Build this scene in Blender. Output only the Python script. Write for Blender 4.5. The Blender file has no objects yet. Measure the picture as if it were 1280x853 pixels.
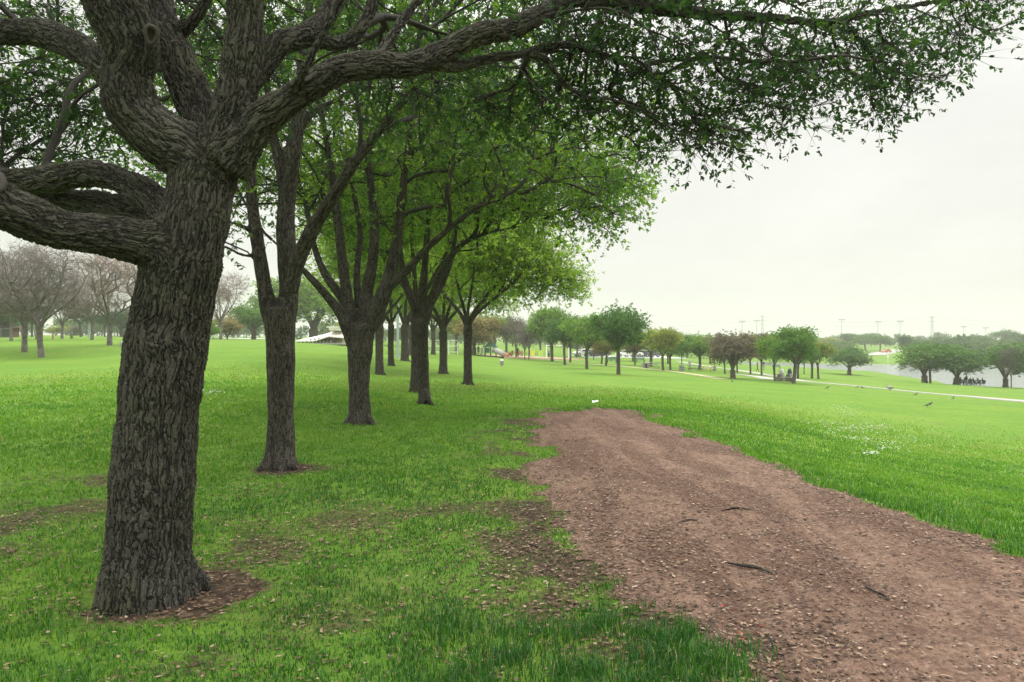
import bpy, bmesh, math, random
import numpy as np
from mathutils import Vector, Matrix

PI = math.pi
F = 924.0
CX, CY = 640.0, 426.5
EYE = 1.6
PITCH = math.radians(0.403)
col = bpy.context.scene.collection
rng = np.random.default_rng(11)
random.seed(5)

# ------------------------------------------------------------------ helpers
def P(px, py, d):
    """Point seen at a photo position, at depth d in front of the camera."""
    u = (px - CX) / F; v = (CY - py) / F
    dy = math.cos(PITCH) + v * math.sin(PITCH)
    dz = -math.sin(PITCH) + v * math.cos(PITCH)
    k = d / dy
    return np.array([u * k, d, EYE + dz * k])

def link(o, parent=None):
    col.objects.link(o)
    if parent is not None: o.parent = parent
    return o

def tag(o, label=None, cat=None, group=None, kind=None):
    if label: o['label'] = label
    if cat: o['category'] = cat
    if group: o['group'] = group
    if kind: o['kind'] = kind
    return o

def empty(name, loc=(0, 0, 0), rz=0.0):
    o = bpy.data.objects.new(name, None)
    o.empty_display_size = 0.2
    o.location = [float(c) for c in loc]; o.rotation_euler = (0, 0, rz)
    return link(o)

def mesh_np(name, verts, faces_list, mat=None, attrs=None, smooth=False, parent=None, mat_idx=None, mats=None):
    """verts (N,3); faces_list: list of int arrays (M,k); attrs: {name: (N,) or (N,3)}"""
    me = bpy.data.meshes.new(name)
    verts = np.ascontiguousarray(verts, dtype=np.float32)
    me.vertices.add(len(verts)); me.vertices.foreach_set('co', verts.ravel())
    loops = []; starts = []; n = 0
    for f in faces_list:
        if len(f) == 0: continue
        f = np.asarray(f, dtype=np.int32); k = f.shape[1]
        loops.append(f.ravel()); starts.append(n + np.arange(len(f), dtype=np.int32) * k); n += f.size
    loops = np.concatenate(loops); starts = np.concatenate(starts).astype(np.int32)
    me.loops.add(len(loops)); me.loops.foreach_set('vertex_index', loops)
    me.polygons.add(len(starts)); me.polygons.foreach_set('loop_start', starts)
    me.update(calc_edges=True)
    if smooth: me.polygons.foreach_set('use_smooth', np.ones(len(starts), dtype=bool))
    if attrs:
        for k, a in attrs.items():
            a = np.ascontiguousarray(a, dtype=np.float32)
            if a.ndim == 1:
                t = me.attributes.new(k, 'FLOAT', 'POINT'); t.data.foreach_set('value', a)
            else:
                t = me.attributes.new(k, 'FLOAT_VECTOR', 'POINT'); t.data.foreach_set('vector', a.ravel())
    if mats:
        for m in mats: me.materials.append(m)
        me.polygons.foreach_set('material_index', np.asarray(mat_idx, dtype=np.int32))
    elif mat: me.materials.append(mat)
    o = bpy.data.objects.new(name, me)
    return link(o, parent)

class MB:
    """collects simple solids into one mesh"""
    def __init__(s): s.v = []; s.f = []
    def add(s, verts, faces):
        b = len(s.v); s.v += [tuple(map(float, v)) for v in verts]
        s.f += [tuple(b + i for i in f) for f in faces]; return s
    def box(s, c, d, rz=0.0, rx=0.0, ry=0.0):
        R = Matrix.Rotation(rz, 3, 'Z') @ Matrix.Rotation(ry, 3, 'Y') @ Matrix.Rotation(rx, 3, 'X')
        vs = []
        for z in (-.5, .5):
            for x, y in ((-.5, -.5), (.5, -.5), (.5, .5), (-.5, .5)):
                vs.append(Vector(c) + R @ Vector((x * d[0], y * d[1], z * d[2])))
        return s.add(vs, [(3, 2, 1, 0), (4, 5, 6, 7), (0, 1, 5, 4), (1, 2, 6, 5), (2, 3, 7, 6), (3, 0, 4, 7)])
    def prism(s, prof, y0, y1):
        n = len(prof)
        vs = [(x, y0, z) for x, z in prof] + [(x, y1, z) for x, z in prof]
        fs = [tuple(range(n)), tuple(range(2 * n - 1, n - 1, -1))]
        fs += [(i, i + n, (i + 1) % n + n, (i + 1) % n) for i in range(n)]
        return s.add(vs, fs)
    def cyl(s, a, b, r0, r1=None, n=10):
        r1 = r0 if r1 is None else r1
        a = Vector(a); b = Vector(b); t = (b - a).normalized()
        q = t.to_track_quat('Z', 'Y')
        vs = []
        for p, r in ((a, r0), (b, r1)):
            for i in range(n):
                w = 2 * PI * i / n
                vs.append(p + q @ Vector((r * math.cos(w), r * math.sin(w), 0)))
        fs = [(i, (i + 1) % n, (i + 1) % n + n, i + n) for i in range(n)]
        fs += [tuple(range(n - 1, -1, -1)), tuple(range(n, 2 * n))]
        return s.add(vs, fs)
    def tube(s, pts, rads, n=10):
        V, Fq, _ = tube_np(np.array(pts, float), np.array(rads, float), n)
        return s.add([tuple(v) for v in V], [tuple(f) for f in Fq] + [tuple(range(n - 1, -1, -1)), tuple(range(len(V) - n, len(V)))])
    def build(s, name, mat, parent=None, smooth=False, bevel=0.0):
        me = bpy.data.meshes.new(name); me.from_pydata(s.v, [], s.f); me.update()
        if mat: me.materials.append(mat)
        if smooth:
            for p in me.polygons: p.use_smooth = len(p.vertices) == 4
        o = bpy.data.objects.new(name, me); link(o, parent)
        if bevel > 0:
            m = o.modifiers.new('bevel', 'BEVEL'); m.width = bevel; m.segments = 2; m.limit_method = 'ANGLE'
        return o

def copy_tree(o, parent=None):
    c = o.copy(); col.objects.link(c)
    if parent is not None: c.parent = parent
    for ch in list(o.children): copy_tree(ch, c)
    return c

# value noise
def _hash(ix, iy, seed):
    n = (ix.astype(np.int64) * 374761393 + iy.astype(np.int64) * 668265263 + seed * 1442695041) & 0xffffffff
    n = ((n ^ (n >> 13)) * 1274126177) & 0xffffffff
    return ((n ^ (n >> 16)) & 0xffff) / 65535.0
def vnoise(x, y, seed=0):
    ix = np.floor(x); iy = np.floor(y); fx = x - ix; fy = y - iy
    fx = fx * fx * (3 - 2 * fx); fy = fy * fy * (3 - 2 * fy)
    a = _hash(ix, iy, seed); b = _hash(ix + 1, iy, seed); c = _hash(ix, iy + 1, seed); d = _hash(ix + 1, iy + 1, seed)
    return (a * (1 - fx) + b * fx) * (1 - fy) + (c * (1 - fx) + d * fx) * fy
def fbm(x, y, seed=0, oct=3):
    t = 0; a = 1; s = 0
    for i in range(oct):
        t = t + a * vnoise(x * 2 ** i + 17.3 * i, y * 2 ** i - 9.1 * i, seed + i); s += a; a *= .5
    return t / s
def sstep(a, b, x):
    t = np.clip((x - a) / (b - a), 0, 1); return t * t * (3 - 2 * t)

# ------------------------------------------------------------------ terrain
WATER = -6.5
ctrl_px = [(1280, 600, 14.6), (1280, 550, 28), (1280, 520, 38), (1280, 502, 55), (1000, 560, 14), (1000, 520, 28),
 (1000, 492, 48), (1000, 478, 76), (900, 520, 18), (900, 492, 40), (900, 475, 72), (866, 463, 105), (770, 467, 72),
 (770, 490, 30), (700, 492, 29), (585, 481, 30), (531, 507, 19.5), (640, 460, 76), (640, 446, 125), (474, 468, 38),
 (505, 451.5, 56), (450, 440, 80), (400, 429, 110), (300, 424.5, 140), (137, 432, 60), (51, 447, 48), (31, 440, 52),
 (0, 424, 90), (-400, 426, 90), (1200, 495.5, 67), (1155, 478, 112), (1195, 480, 110), (1257, 484, 104),
 (1062, 468, 138), (1000, 461, 165), (1110, 445, 275), (1110, 439, 340), (780, 452, 130), (780, 446, 160), (700, 447, 140),
 (700, 440, 190), (920, 462, 130), (1700, 510, 50), (1700, 490, 110), (1500, 560, 24), (950, 452, 240), (850, 447, 200),
 (1280, 442, 280), (1280, 437, 360)]
cw = [tuple(P(*c)) for c in ctrl_px]
cw += [(x, y, 0) for x, y in ((0, 0), (-3, 0), (3, 0), (0, -6), (-10, -10), (8, -10), (-3, 4.5), (0, 5), (2.2, 5), (3.8, 4.5), (3.6, 6), (-6, 5), (-12, 5),
       (-6, 9), (-3, 9), (0, 9), (2.6, 8.5), (-3, 13.5), (0, 13), (1.8, 12.5), (-12, 14), (-3, 18), (5.5, 0))]
cw += [(-15, 25, .05), (-10, 40, .1), (12, -4, -.7), (20, -30, -1), (-30, -30, 0), (-300, -300, 0), (300, -300, -2), (-700, 300, 3), (-300, 200, 2), (-1200, 2500, 2), (0, 2500, -4),
       (1500, 2500, -4), (2500, 0, -4), (200, 450, -4.6), (-100, 400, 0), (40, 300, -3.2), (0, 1000, -3), (-2500, 0, 3), (0, -2500, 0)]
cw = np.array(cw)
def _warp(x, y):
    r = np.hypot(x, y) + 1e-9; k = np.log1p(r / 6.0) / r
    return x * k, y * k
_wx, _wy = _warp(cw[:, 0], cw[:, 1])
def _phi(r2): return 0.5 * r2 * np.log(r2 + 1e-12)
_n = len(cw)
_A = np.zeros((_n + 3, _n + 3))
_A[:_n, :_n] = _phi((_wx[:, None] - _wx) ** 2 + (_wy[:, None] - _wy) ** 2) + 0.0015 * np.eye(_n)
_A[:_n, _n] = 1; _A[:_n, _n + 1] = _wx; _A[:_n, _n + 2] = _wy; _A[_n:, :_n] = _A[:_n, _n:].T
_w = np.linalg.solve(_A, np.concatenate([cw[:, 2], np.zeros(3)]))
# lake outline (world x, y) : near shore then far shore
lake_px_near = [(860, 453.2, 224), (930, 457, 205), (985, 458.5, 196), (1045, 463, 174), (1090, 465, 168), (1122, 469.5, 150), (1160, 475, 133), (1190, 480.5, 120), (1225, 483, 116), (1290, 485, 113), (1500, 492, 98)]
lake_px_far = [(1500, 458, 200), (1290, 456.2, 206), (1170, 456, 208), (1100, 455.6, 210), (1030, 454.6, 216), (960, 453, 226), (880, 451.5, 236)]
lake = np.array([tuple(P(a, b, c)[:2]) for a, b, c in lake_px_near + lake_px_far])
def sdf_poly(poly, x, y):
    """signed distance, negative inside"""
    x = np.asarray(x, float); y = np.asarray(y, float)
    d = np.full(x.shape, 1e18); ins = np.zeros(x.shape, bool)
    for i in range(len(poly)):
        ax, ay = poly[i]; bx, by = poly[(i + 1) % len(poly)]
        ex, ey = bx - ax, by - ay; wx = x - ax; wy = y - ay
        t = np.clip((wx * ex + wy * ey) / (ex * ex + ey * ey), 0, 1)
        d = np.minimum(d, (wx - ex * t) ** 2 + (wy - ey * t) ** 2)
        c = ((ay <= y) & (y < by)) | ((by <= y) & (y < ay))
        with np.errstate(divide='ignore', invalid='ignore'):
            xi = ax + (y - ay) / (by - ay if by != ay else 1e-9) * ex
        ins ^= c & (x < xi)
    d = np.sqrt(d); return np.where(ins, -d, d)
def H(x, y):
    x = np.atleast_1d(np.asarray(x, float)); y = np.atleast_1d(np.asarray(y, float)); sh = x.shape
    x = x.ravel(); y = y.ravel(); out = np.empty(x.shape)
    for i in range(0, len(x), 40000):
        a, b = _warp(x[i:i + 40000], y[i:i + 40000])
        out[i:i + 40000] = _phi((a[:, None] - _wx) ** 2 + (b[:, None] - _wy) ** 2) @ _w[:_n] + _w[_n] + _w[_n + 1] * a + _w[_n + 2] * b
    r = np.hypot(x, y)
    near = 1 - sstep(18, 60, r)
    out = out + near * (0.05 * (fbm(x * .5, y * .5, 3) - .5) + 0.03 * (fbm(x * 2.2, y * 2.2, 8) - .5)) * sstep(.5, 3, r)
    out += (1 - near) * 0.25 * (fbm(x * .05, y * .05, 21) - .5) * sstep(40, 120, r)
    s = sdf_poly(lake, x, y) + 3 * (fbm(x * .1, y * .1, 5) - .5)
    far = r > 70
    floor_ = WATER + 0.12 + np.clip(s, 0, 8) * 0.05
    o2 = np.where(s > 0, np.maximum(out, floor_), WATER + .12 + np.clip(s, -4, 0) * .25)
    o2 = np.where(s > 0, o2 * 1, np.minimum(o2, out + 9))
    k = np.clip(s / 12, 0, 1)
    o3 = np.where(s > 0, (WATER + .12) * (1 - k) + o2 * k, o2)
    out = np.where(far, o3, out)
    return out.reshape(sh)
def GD(px, d):
    p = P(px, 440, d); return np.array([p[0], d, Hs(p[0], d)])
def Hs(x, y): return float(H([x], [y])[0])
_ds = np.geomspace(1.5, 2800, 700)
def G(px, py):
    """ground point seen at photo position"""
    q = np.array([P(px, py, 1.0)]) - np.array([0, 0, EYE]); q = q[0]
    X = q[0] * _ds; Y = q[1] * _ds; Z = EYE + q[2] * _ds
    h = H(X, Y); u = Z - h; i = np.argmax(u < 0)
    if not (u < 0).any(): i = len(_ds) - 1
    i = max(i, 1); t = u[i - 1] / (u[i - 1] - u[i] + 1e-12); t = min(max(t, 0), 1); d = _ds[i - 1] * (1 - t) + _ds[i] * t
    x, y = q[0] * d, q[1] * d
    return np.array([x, y, Hs(x, y)])

# ------------------------------------------------------------------ node materials
def new_mat(name):
    m = bpy.data.materials.new(name); m.use_nodes = True
    nt = m.node_tree; nt.nodes.clear()
    return m, nt
class N:
    def __init__(s, nt): s.nt = nt
    def n(s, typ, ins=None, **kw):
        x = s.nt.nodes.new(typ)
        for k, v in kw.items(): setattr(x, k, v)
        for k, v in (ins or {}).items():
            sock = x.inputs[k]
            if isinstance(v, bpy.types.NodeSocket): s.nt.links.new(v, sock)
            else: sock.default_value = v
        return x
    def math(s, op, a, b=0.0, c=None, clamp=False):
        x = s.n('ShaderNodeMath', {0: a, 1: b}, operation=op, use_clamp=clamp)
        if c is not None: x.inputs[2].default_value = c
        return x.outputs[0]
    def mix(s, f, a, b, blend='MIX'):
        x = s.n('ShaderNodeMix', data_type='RGBA', blend_type=blend)
        for sock, v in ((x.inputs[0], f), (x.inputs[6], a), (x.inputs[7], b)):
            if isinstance(v, bpy.types.NodeSocket): s.nt.links.new(v, sock)
            else: sock.default_value = v if not isinstance(v, tuple) or len(v) == 4 else (*v, 1)
        return x.outputs[2]
    def noise(s, vec, scale, detail=3, rough=.55, dist=0.0):
        x = s.n('ShaderNodeTexNoise', {'Scale': scale, 'Detail': detail, 'Roughness': rough, 'Distortion': dist})
        if vec is not None: s.nt.links.new(vec, x.inputs['Vector'])
        return x
    def ramp(s, fac, stops, interp='LINEAR'):
        x = s.n('ShaderNodeValToRGB', {0: fac}); cr = x.color_ramp; cr.interpolation = interp
        while len(cr.elements) < len(stops): cr.elements.new(.5)
        for e, (p, c) in zip(cr.elements, stops):
            e.position = p; e.color = (*c, 1) if len(c) == 3 else c
        return x.outputs[0]
    def mapr(s, v, a, b, c=0.0, d=1.0):
        x = s.n('ShaderNodeMapRange', {0: v, 1: a, 2: b, 3: c, 4: d}); return x.outputs[0]
    def attr(s, name): return s.n('ShaderNodeAttribute', attribute_name=name)
    def out(s, bsdf, disp=None):
        o = s.n('ShaderNodeOutputMaterial', {'Surface': bsdf})
        if disp is not None: s.nt.links.new(disp, o.inputs['Displacement'])
    def pbsdf(s, color, rough=.8, spec=.3, normal=None, **kw):
        ins = {'Base Color': color if isinstance(color, bpy.types.NodeSocket) else (*color[:3], 1), 'Roughness': rough, 'Specular IOR Level': spec}
        if normal is not None: ins['Normal'] = normal
        ins.update(kw)
        return s.n('ShaderNodeBsdfPrincipled', ins).outputs[0]
    def bump(s, h, strength=.5, dist=.02):
        return s.n('ShaderNodeBump', {'Height': h, 'Strength': strength, 'Distance': dist}).outputs[0]

def simple(name, color, rough=.7, metallic=0.0, var=.15, scale=6.0, spec=.4):
    m, nt = new_mat(name); k = N(nt)
    tc = k.n('ShaderNodeTexCoord').outputs['Object']
    nz = k.noise(tc, scale, 5, .65)
    f = k.mapr(nz.outputs[0], .3, .7, 1 - var, 1 + var)
    c = k.n('ShaderNodeVectorMath', {0: tuple(color[:3]), 1: f}, operation='MULTIPLY').outputs[0]
    nz2 = k.noise(tc, scale * 5, 3)
    b = k.pbsdf(c, rough, spec, k.bump(nz2.outputs[0], .25, .01), Metallic=metallic)
    k.out(b); return m

def mat_bark(name, dark, light, sc=(38, 38, 8.5), disp=.016, moss=.25, true_disp=False, use_attr=True):
    m, nt = new_mat(name); k = N(nt)
    if use_attr: v = k.attr('bk').outputs['Vector']
    else: v = k.n('ShaderNodeTexCoord').outputs['Object']
    warp = k.noise(v, 5.0, 3).outputs['Color']
    w2 = k.n('ShaderNodeVectorMath', {0: warp, 1: (-.5, -.5, -.5)}, operation='ADD').outputs[0]
    w3 = k.n('ShaderNodeVectorMath', {0: w2, 1: (.10, .10, .20)}, operation='MULTIPLY').outputs[0]
    v1 = k.n('ShaderNodeVectorMath', {0: v, 1: w3}, operation='ADD').outputs[0]
    v2 = k.n('ShaderNodeVectorMath', {0: v1, 1: sc}, operation='MULTIPLY').outputs[0]
    vo = k.n('ShaderNodeTexVoronoi', {'Vector': v2, 'Scale': 1.0, 'Randomness': .9}, feature='DISTANCE_TO_EDGE').outputs['Distance']
    v3 = k.n('ShaderNodeVectorMath', {0: v1, 1: (sc[0] * 1.1, sc[1] * 1.1, sc[2] * 2.6)}, operation='MULTIPLY').outputs[0]
    vo2 = k.n('ShaderNodeTexVoronoi', {'Vector': v3, 'Scale': 1.0}, feature='DISTANCE_TO_EDGE').outputs['Distance']
    ridge = k.mapr(vo, .0, .24)
    plates = k.mapr(vo2, 0, .14, .62, 1)
    long = k.noise(k.n('ShaderNodeVectorMath', {0: v1, 1: (sc[0] * .8, sc[1] * .8, sc[2] * .35)}, operation='MULTIPLY').outputs[0], 1.0, 4, .65).outputs[0]
    ridge = k.math('MULTIPLY', ridge, k.mapr(long, .38, .58, .35, 1.0))
    fine = k.noise(k.n('ShaderNodeVectorMath', {0: v, 1: (1, 1, .45)}, operation='MULTIPLY').outputs[0], 130, 4, .7).outputs[0]
    def furrow(off, s, wd):
        a_ = k.n('ShaderNodeVectorMath', {0: v1, 1: off}, operation='ADD').outputs[0]
        q_ = k.noise(k.n('ShaderNodeVectorMath', {0: a_, 1: s}, operation='MULTIPLY').outputs[0], 1.0, 2.5, .5).outputs[0]
        return k.mapr(k.math('ABSOLUTE', k.math('SUBTRACT', q_, .5)), .0, wd)
    fu = k.math('MULTIPLY', furrow((0, 0, 0), (sc[0] * .62, sc[1] * .62, sc[2] * .62), .075), furrow((3.3, 1.7, 9.1), (sc[0] * .5, sc[1] * .5, sc[2] * .75), .055))
    sel = k.mapr(k.noise(v, 2.1, 3).outputs[0], .36, .6)
    hA = k.math('MULTIPLY', ridge, plates)
    hB = k.math('MULTIPLY', fu, k.math('ADD', .55, k.math('MULTIPLY', plates, .45)))
    h = k.math('ADD', k.math('MULTIPLY', hB, k.math('ADD', .45, k.math('MULTIPLY', sel, .55))), k.math('MULTIPLY', k.math('MULTIPLY', hA, hB), k.math('SUBTRACT', .55, k.math('MULTIPLY', sel, .55))))
    h2 = k.math('ADD', h, k.math('MULTIPLY', fine, .3))
    big = k.noise(v, 1.7, 4, .6)
    lc = k.mix(k.mapr(big.outputs[0], .4, .65), light, tuple(c * .62 for c in light))
    lc = k.mix(k.math('MULTIPLY', k.mapr(k.noise(v, 2.9, 5, .7).outputs[0], .5, .7), moss), lc, (.075, .085, .035))
    sp = k.noise(v, 46, 3, .6).outputs[0]
    lc = k.mix(k.mapr(sp, .56, .66, 0, .55), lc, tuple(min(1, c * 1.9) for c in light))
    cc = k.mix(k.mapr(h2, .12, .62), dark, lc)
    if true_disp:
        m.displacement_method = 'BOTH'
        dn = k.n('ShaderNodeDisplacement', {'Height': h2, 'Midlevel': .6, 'Scale': disp})
        k.out(k.pbsdf(cc, .92, .15), dn.outputs[0])
    else:
        k.out(k.pbsdf(cc, .92, .15, k.bump(h2, 1.0, disp)))
    return m

def mat_leaf(name, c1, c2, c3, trans=.42, objcol=False):
    """c1..c3: leaf colours picked by the per leaf value 'tint'"""
    m, nt = new_mat(name); k = N(nt)
    t = k.attr('tint').outputs['Fac']
    c = k.ramp(t, [(0, c1), (.55, c2), (1, c3)])
    if objcol:
        oc = k.n('ShaderNodeObjectInfo').outputs['Color']
        c = k.mix(1.0, k.ramp(t, [(0, (.6, .62, .6)), (.5, (1, 1, 1)), (1, (1.5, 1.4, 1.1))]), oc, 'MULTIPLY')
    d = k.n('ShaderNodeBsdfDiffuse', {'Color': c, 'Roughness': .6}).outputs[0]
    ct = k.mix(1.0, c, (1.25, 1.35, .55, 1), 'MULTIPLY')
    tr = k.n('ShaderNodeBsdfTranslucent', {'Color': ct}).outputs[0]
    s = k.n('ShaderNodeMixShader', {0: trans, 1: d, 2: tr}).outputs[0]
    g = k.n('ShaderNodeBsdfGlossy', {'Color': (.8, .85, .9, 1), 'Roughness': .5}).outputs[0]
    s2 = k.n('ShaderNodeMixShader', {0: .025, 1: s, 2: g}).outputs[0]
    k.out(s2); return m
HAZE = 0.00065
EXPO = 0.0
# ------------------------------------------------------------------ ground
path_px = [(676, 545), (682, 525), (700, 515), (740, 510), (788, 514), (850, 536), (905, 560), (960, 583), (1040, 616), (1120, 648), (1200, 676), (1290, 704), (1500, 770)]
path_px2 = [(1000, 853), (925, 818), (868, 782), (795, 738), (738, 680), (700, 625), (682, 580)]
_pp = [G(a, b)[:2] for a, b in path_px] + [np.array([4.6, 1.0]), np.array([3.0, -4.0]), np.array([-1.0, -4.0]), np.array([.9, 1.0])] + [G(a, b)[:2] for a, b in path_px2]
path_poly = np.array(_pp)
T1B = G(183, 742); T2B = G(350, 586)
patches = [(G(60, 640)[:2], 1.25, .85), (G(20, 700)[:2], .8, .8), (G(300, 690)[:2], .9, .62), (G(420, 650)[:2], .8, .55), (G(120, 600)[:2], 1.1, .6),
           (G(690, 690)[:2], .55, .9), (G(560, 640)[:2], .7, .62), (G(620, 575)[:2], 1.0, .6), (G(890, 775)[:2], .35, .8), (G(930, 800)[:2], .35, .9), (T1B[:2], .46, 1.05), (T1B[:2] + [.38, .0], .42, .92),
           (T2B[:2], .36, 1.0), (T2B[:2] + [.4, .1], .5, .6), (G(450, 530)[:2], .55, .7), (G(530, 507)[:2], .5, .6), (G(560, 460)[:2], 2.5, .35), (G(430, 775)[:2], .28, .62), (G(250, 830)[:2], .3, .5)]
def path_sd(x, y):
    fr = sstep(7, 14, np.hypot(x, y))
    n = (.32 + .8 * fr) * (fbm(x * .9, y * .9, 31, 4) - .5) + (.62 + .4 * fr) * (fbm(x * 3.5, y * 3.5, 37, 3) - .5)
    n = n + 1.3 * sstep(12.0, 15.5, np.hypot(x, y)) * (fbm(x * 2.1, y * 1.4, 47, 3) - .42)
    return sdf_poly(path_poly, x, y) + n
def bare(x, y):
    r = np.hypot(x, y)
    sd = path_sd(x, y)
    b = 1 - sstep(-.12, .28, sd)
    n = fbm(x * 1.6, y * 1.6, 41, 4)
    # looser grass on the tree side of the trail
    side = np.exp(-((sd - .4) / .75) ** 2) * (x < 2.3 - 0.0 * y) * (sdf_poly(path_poly, x - 1.2, y) > sdf_poly(path_poly, x + .0, y) * 0 - 9)
    left = (x < np.interp(y, [0, 3, 5, 9, 14, 20], [1.2, 1.0, .9, .7, 1.0, 1.5]))
    b = np.maximum(b, .68 * side * left * sstep(.34, .62, n))
    for c, rr, a in patches:
        q = np.exp(-(((x - c[0]) ** 2 + (y - c[1]) ** 2) / rr ** 2))
        b = np.maximum(b, np.clip(a * q * ((0.4 if a > .9 else .12) + (1.3 if a > .9 else .9) * sstep(.35, .65, n)), 0, 1 if a > .9 else .56))
    band = np.exp(-((y - 6.6) / 1.9) ** 2) * (x < .6)
    b = np.maximum(b, band * sstep(.42, .66, n) * .46)
    return np.clip(b, 0, 1)

nr, na = 430, 760
rr = np.concatenate([[0.0], np.geomspace(.35, 1500, nr - 1)])
aa = np.linspace(0, 2 * PI, na, endpoint=False) + PI / na
R_, A_ = np.meshgrid(rr[1:], aa, indexing='ij')
gx = (R_ * np.sin(A_)).ravel(); gy = (R_ * np.cos(A_)).ravel()
gx = np.concatenate([[0.0], gx]); gy = np.concatenate([[0.0], gy])
gz = H(gx, gy)
gb = np.zeros(len(gx)); _near = np.hypot(gx, gy) < 45
gb[_near] = bare(gx[_near], gy[_near])
idx = 1 + np.arange((nr - 1) * na).reshape(nr - 1, na)
q = np.stack([idx[:-1], np.roll(idx[:-1], -1, 1), np.roll(idx[1:], -1, 1), idx[1:]], -1).reshape(-1, 4)[:, ::-1]
fan = np.stack([np.zeros(na, int), np.roll(idx[0], -1), idx[0]], -1)[:, ::-1]
gv = np.stack([gx, gy, gz], 1)

m_ground, nt = new_mat('grass_and_soil'); k = N(nt)
pos = k.n('ShaderNodeNewGeometry').outputs['Position']
flatp = k.n('ShaderNodeVectorMath', {0: pos, 1: (1, 1, .2)}, operation='MULTIPLY').outputs[0]
n1 = k.noise(flatp, .22, 5, .6).outputs[0]; n2 = k.noise(flatp, 2.6, 5, .7).outputs[0]; n3 = k.noise(flatp, 28, 4, .7).outputs[0]
n4 = k.noise(flatp, .035, 4, .6).outputs[0]
g = k.mix(k.mapr(n1, .42, .58), (.130, .235, .028), (.185, .275, .034))
g = k.mix(k.mapr(n2, .35, .7, 0, .7), g, (.065, .155, .02))
g = k.mix(k.mapr(n4, .5, .62, 0, .55), g, (.17, .255, .04))
g = k.mix(k.mapr(n3, .42, .72, 0, .65), g, (.06, .145, .02))
nd = k.noise(k.n('ShaderNodeVectorMath', {0: flatp, 1: (31, 7, 0)}, operation='ADD').outputs[0], .55, 6, .68).outputs[0]
g = k.mix(k.mapr(nd, .54, .70, 0, .55), g, (.15, .14, .05))
g = k.mix(k.mapr(k.noise(flatp, 85, 3, .7).outputs[0], .44, .60, 0, .6), g, (.045, .10, .014))
soil = k.mix(k.mapr(n2, .35, .65), (.062, .044, .031), (.036, .026, .019))
vl = k.n('ShaderNodeTexVoronoi', {'Vector': flatp, 'Scale': 34.0, 'Randomness': 1.0})
lit = k.ramp(vl.outputs['Color'], [(0, (.03, .022, .016)), (.5, (.075, .048, .032)), (.8, (.17, .12, .08)), (1, (.26, .20, .14))])
soil = k.mix(k.mapr(k.noise(flatp, 7, 4, .7).outputs[0], .42, .6, .1, .85), soil, lit)
ba = k.attr('bare').outputs['Fac']
bf = k.mapr(k.math('ADD', ba, k.math('MULTIPLY', k.math('SUBTRACT', k.noise(flatp, 14, 5, .7).outputs[0], .5), .9)), .32, .62)
gc = k.mix(bf, g, soil)
bh = k.math('ADD', k.math('MULTIPLY', n3, .6), k.math('MULTIPLY', k.noise(flatp, 90, 3, .7).outputs[0], .5))
k.out(k.pbsdf(gc, .95, .08, k.bump(bh, .8, .03)))
ground = mesh_np('ground', gv, [q, fan], m_ground, {'bare': gb}, smooth=True)
tag(ground, kind='structure')

# dirt trail : same tessellation, 4 mm above
fc = q[:int(30 / 1)*0 + len(q)]
cen = gv[fc].mean(1); nearf = np.hypot(cen[:, 0], cen[:, 1]) < 25
fc = fc[nearf]; cen = cen[nearf]
keep = path_sd(cen[:, 0], cen[:, 1]) < .12
fc = fc[keep]; fan2 = fan[path_sd(gv[fan][:, :, 0].mean(1), gv[fan][:, :, 1].mean(1)) < .1]
u, inv = np.unique(np.concatenate([fc.ravel(), fan2.ravel()]), return_inverse=True)
pv = gv[u].copy(); pv[:, 2] += .004
m_dirt, nt = new_mat('reddish_dirt'); k = N(nt)
pos = k.n('ShaderNodeNewGeometry').outputs['Position']
flatp = k.n('ShaderNodeVectorMath', {0: pos, 1: (1, 1, .2)}, operation='MULTIPLY').outputs[0]
# wheel worn streaks follow the trail direction
rot = k.n('ShaderNodeMapping', {'Vector': flatp, 'Rotation': (0, 0, math.radians(-10)), 'Scale': (1.6, .32, 1)}).outputs[0]
s1 = k.noise(rot, 1.3, 5, .65, .6).outputs[0]
s2 = k.noise(flatp, 3.2, 6, .72).outputs[0]; s3 = k.noise(flatp, 22, 5, .75).outputs[0]; s4 = k.noise(flatp, 120, 3, .7).outputs[0]
dc = k.mix(k.mapr(s1, .43, .57), (.115, .062, .043), (.265, .168, .122))
dc = k.mix(k.mapr(s2, .46, .66, 0, .75), dc, (.075, .040, .028))
dc = k.mix(k.mapr(s3, .45, .70, 0, .7), dc, (.06, .037, .029))
dc = k.mix(k.mapr(s4, .56, .70, 0, .6), dc, (.30, .22, .17))
vg = k.n('ShaderNodeTexVoronoi', {'Vector': flatp, 'Scale': 48.0})
gr = k.ramp(vg.outputs['Color'], [(0, (.04, .027, .022)), (.45, (.12, .073, .056)), (.8, (.21, .145, .112)), (1, (.38, .31, .25))])
dc = k.mix(k.mapr(k.noise(flatp, 5, 4, .7).outputs[0], .40, .62, .15, .75), dc, gr)
hh = k.math('ADD', k.math('MULTIPLY', s3, .8), k.math('ADD', k.math('MULTIPLY', s4, .35), k.math('MULTIPLY', vg.outputs['Distance'], -.35)))
k.out(k.pbsdf(dc, .95, .1, k.bump(hh, .9, .025)))
nq = len(fc) * 4
dirt = mesh_np('dirt_path', pv, [inv[:nq].reshape(-1, 4), inv[nq:].reshape(-1, 3)], m_dirt, smooth=True)
tag(dirt, kind='structure')

# ------------------------------------------------------------------ blades, litter, chips
def scatter_polar(n, rmin, rmax, amax, power):
    """points in a wide fan in front of the camera, density falling with distance"""
    u = rng.random(n)
    e = 2 - power
    r = (rmin ** e + u * (rmax ** e - rmin ** e)) ** (1 / e)
    a = (rng.random(n) * 2 - 1) * amax
    return r * np.sin(a), r * np.cos(a), r

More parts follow.
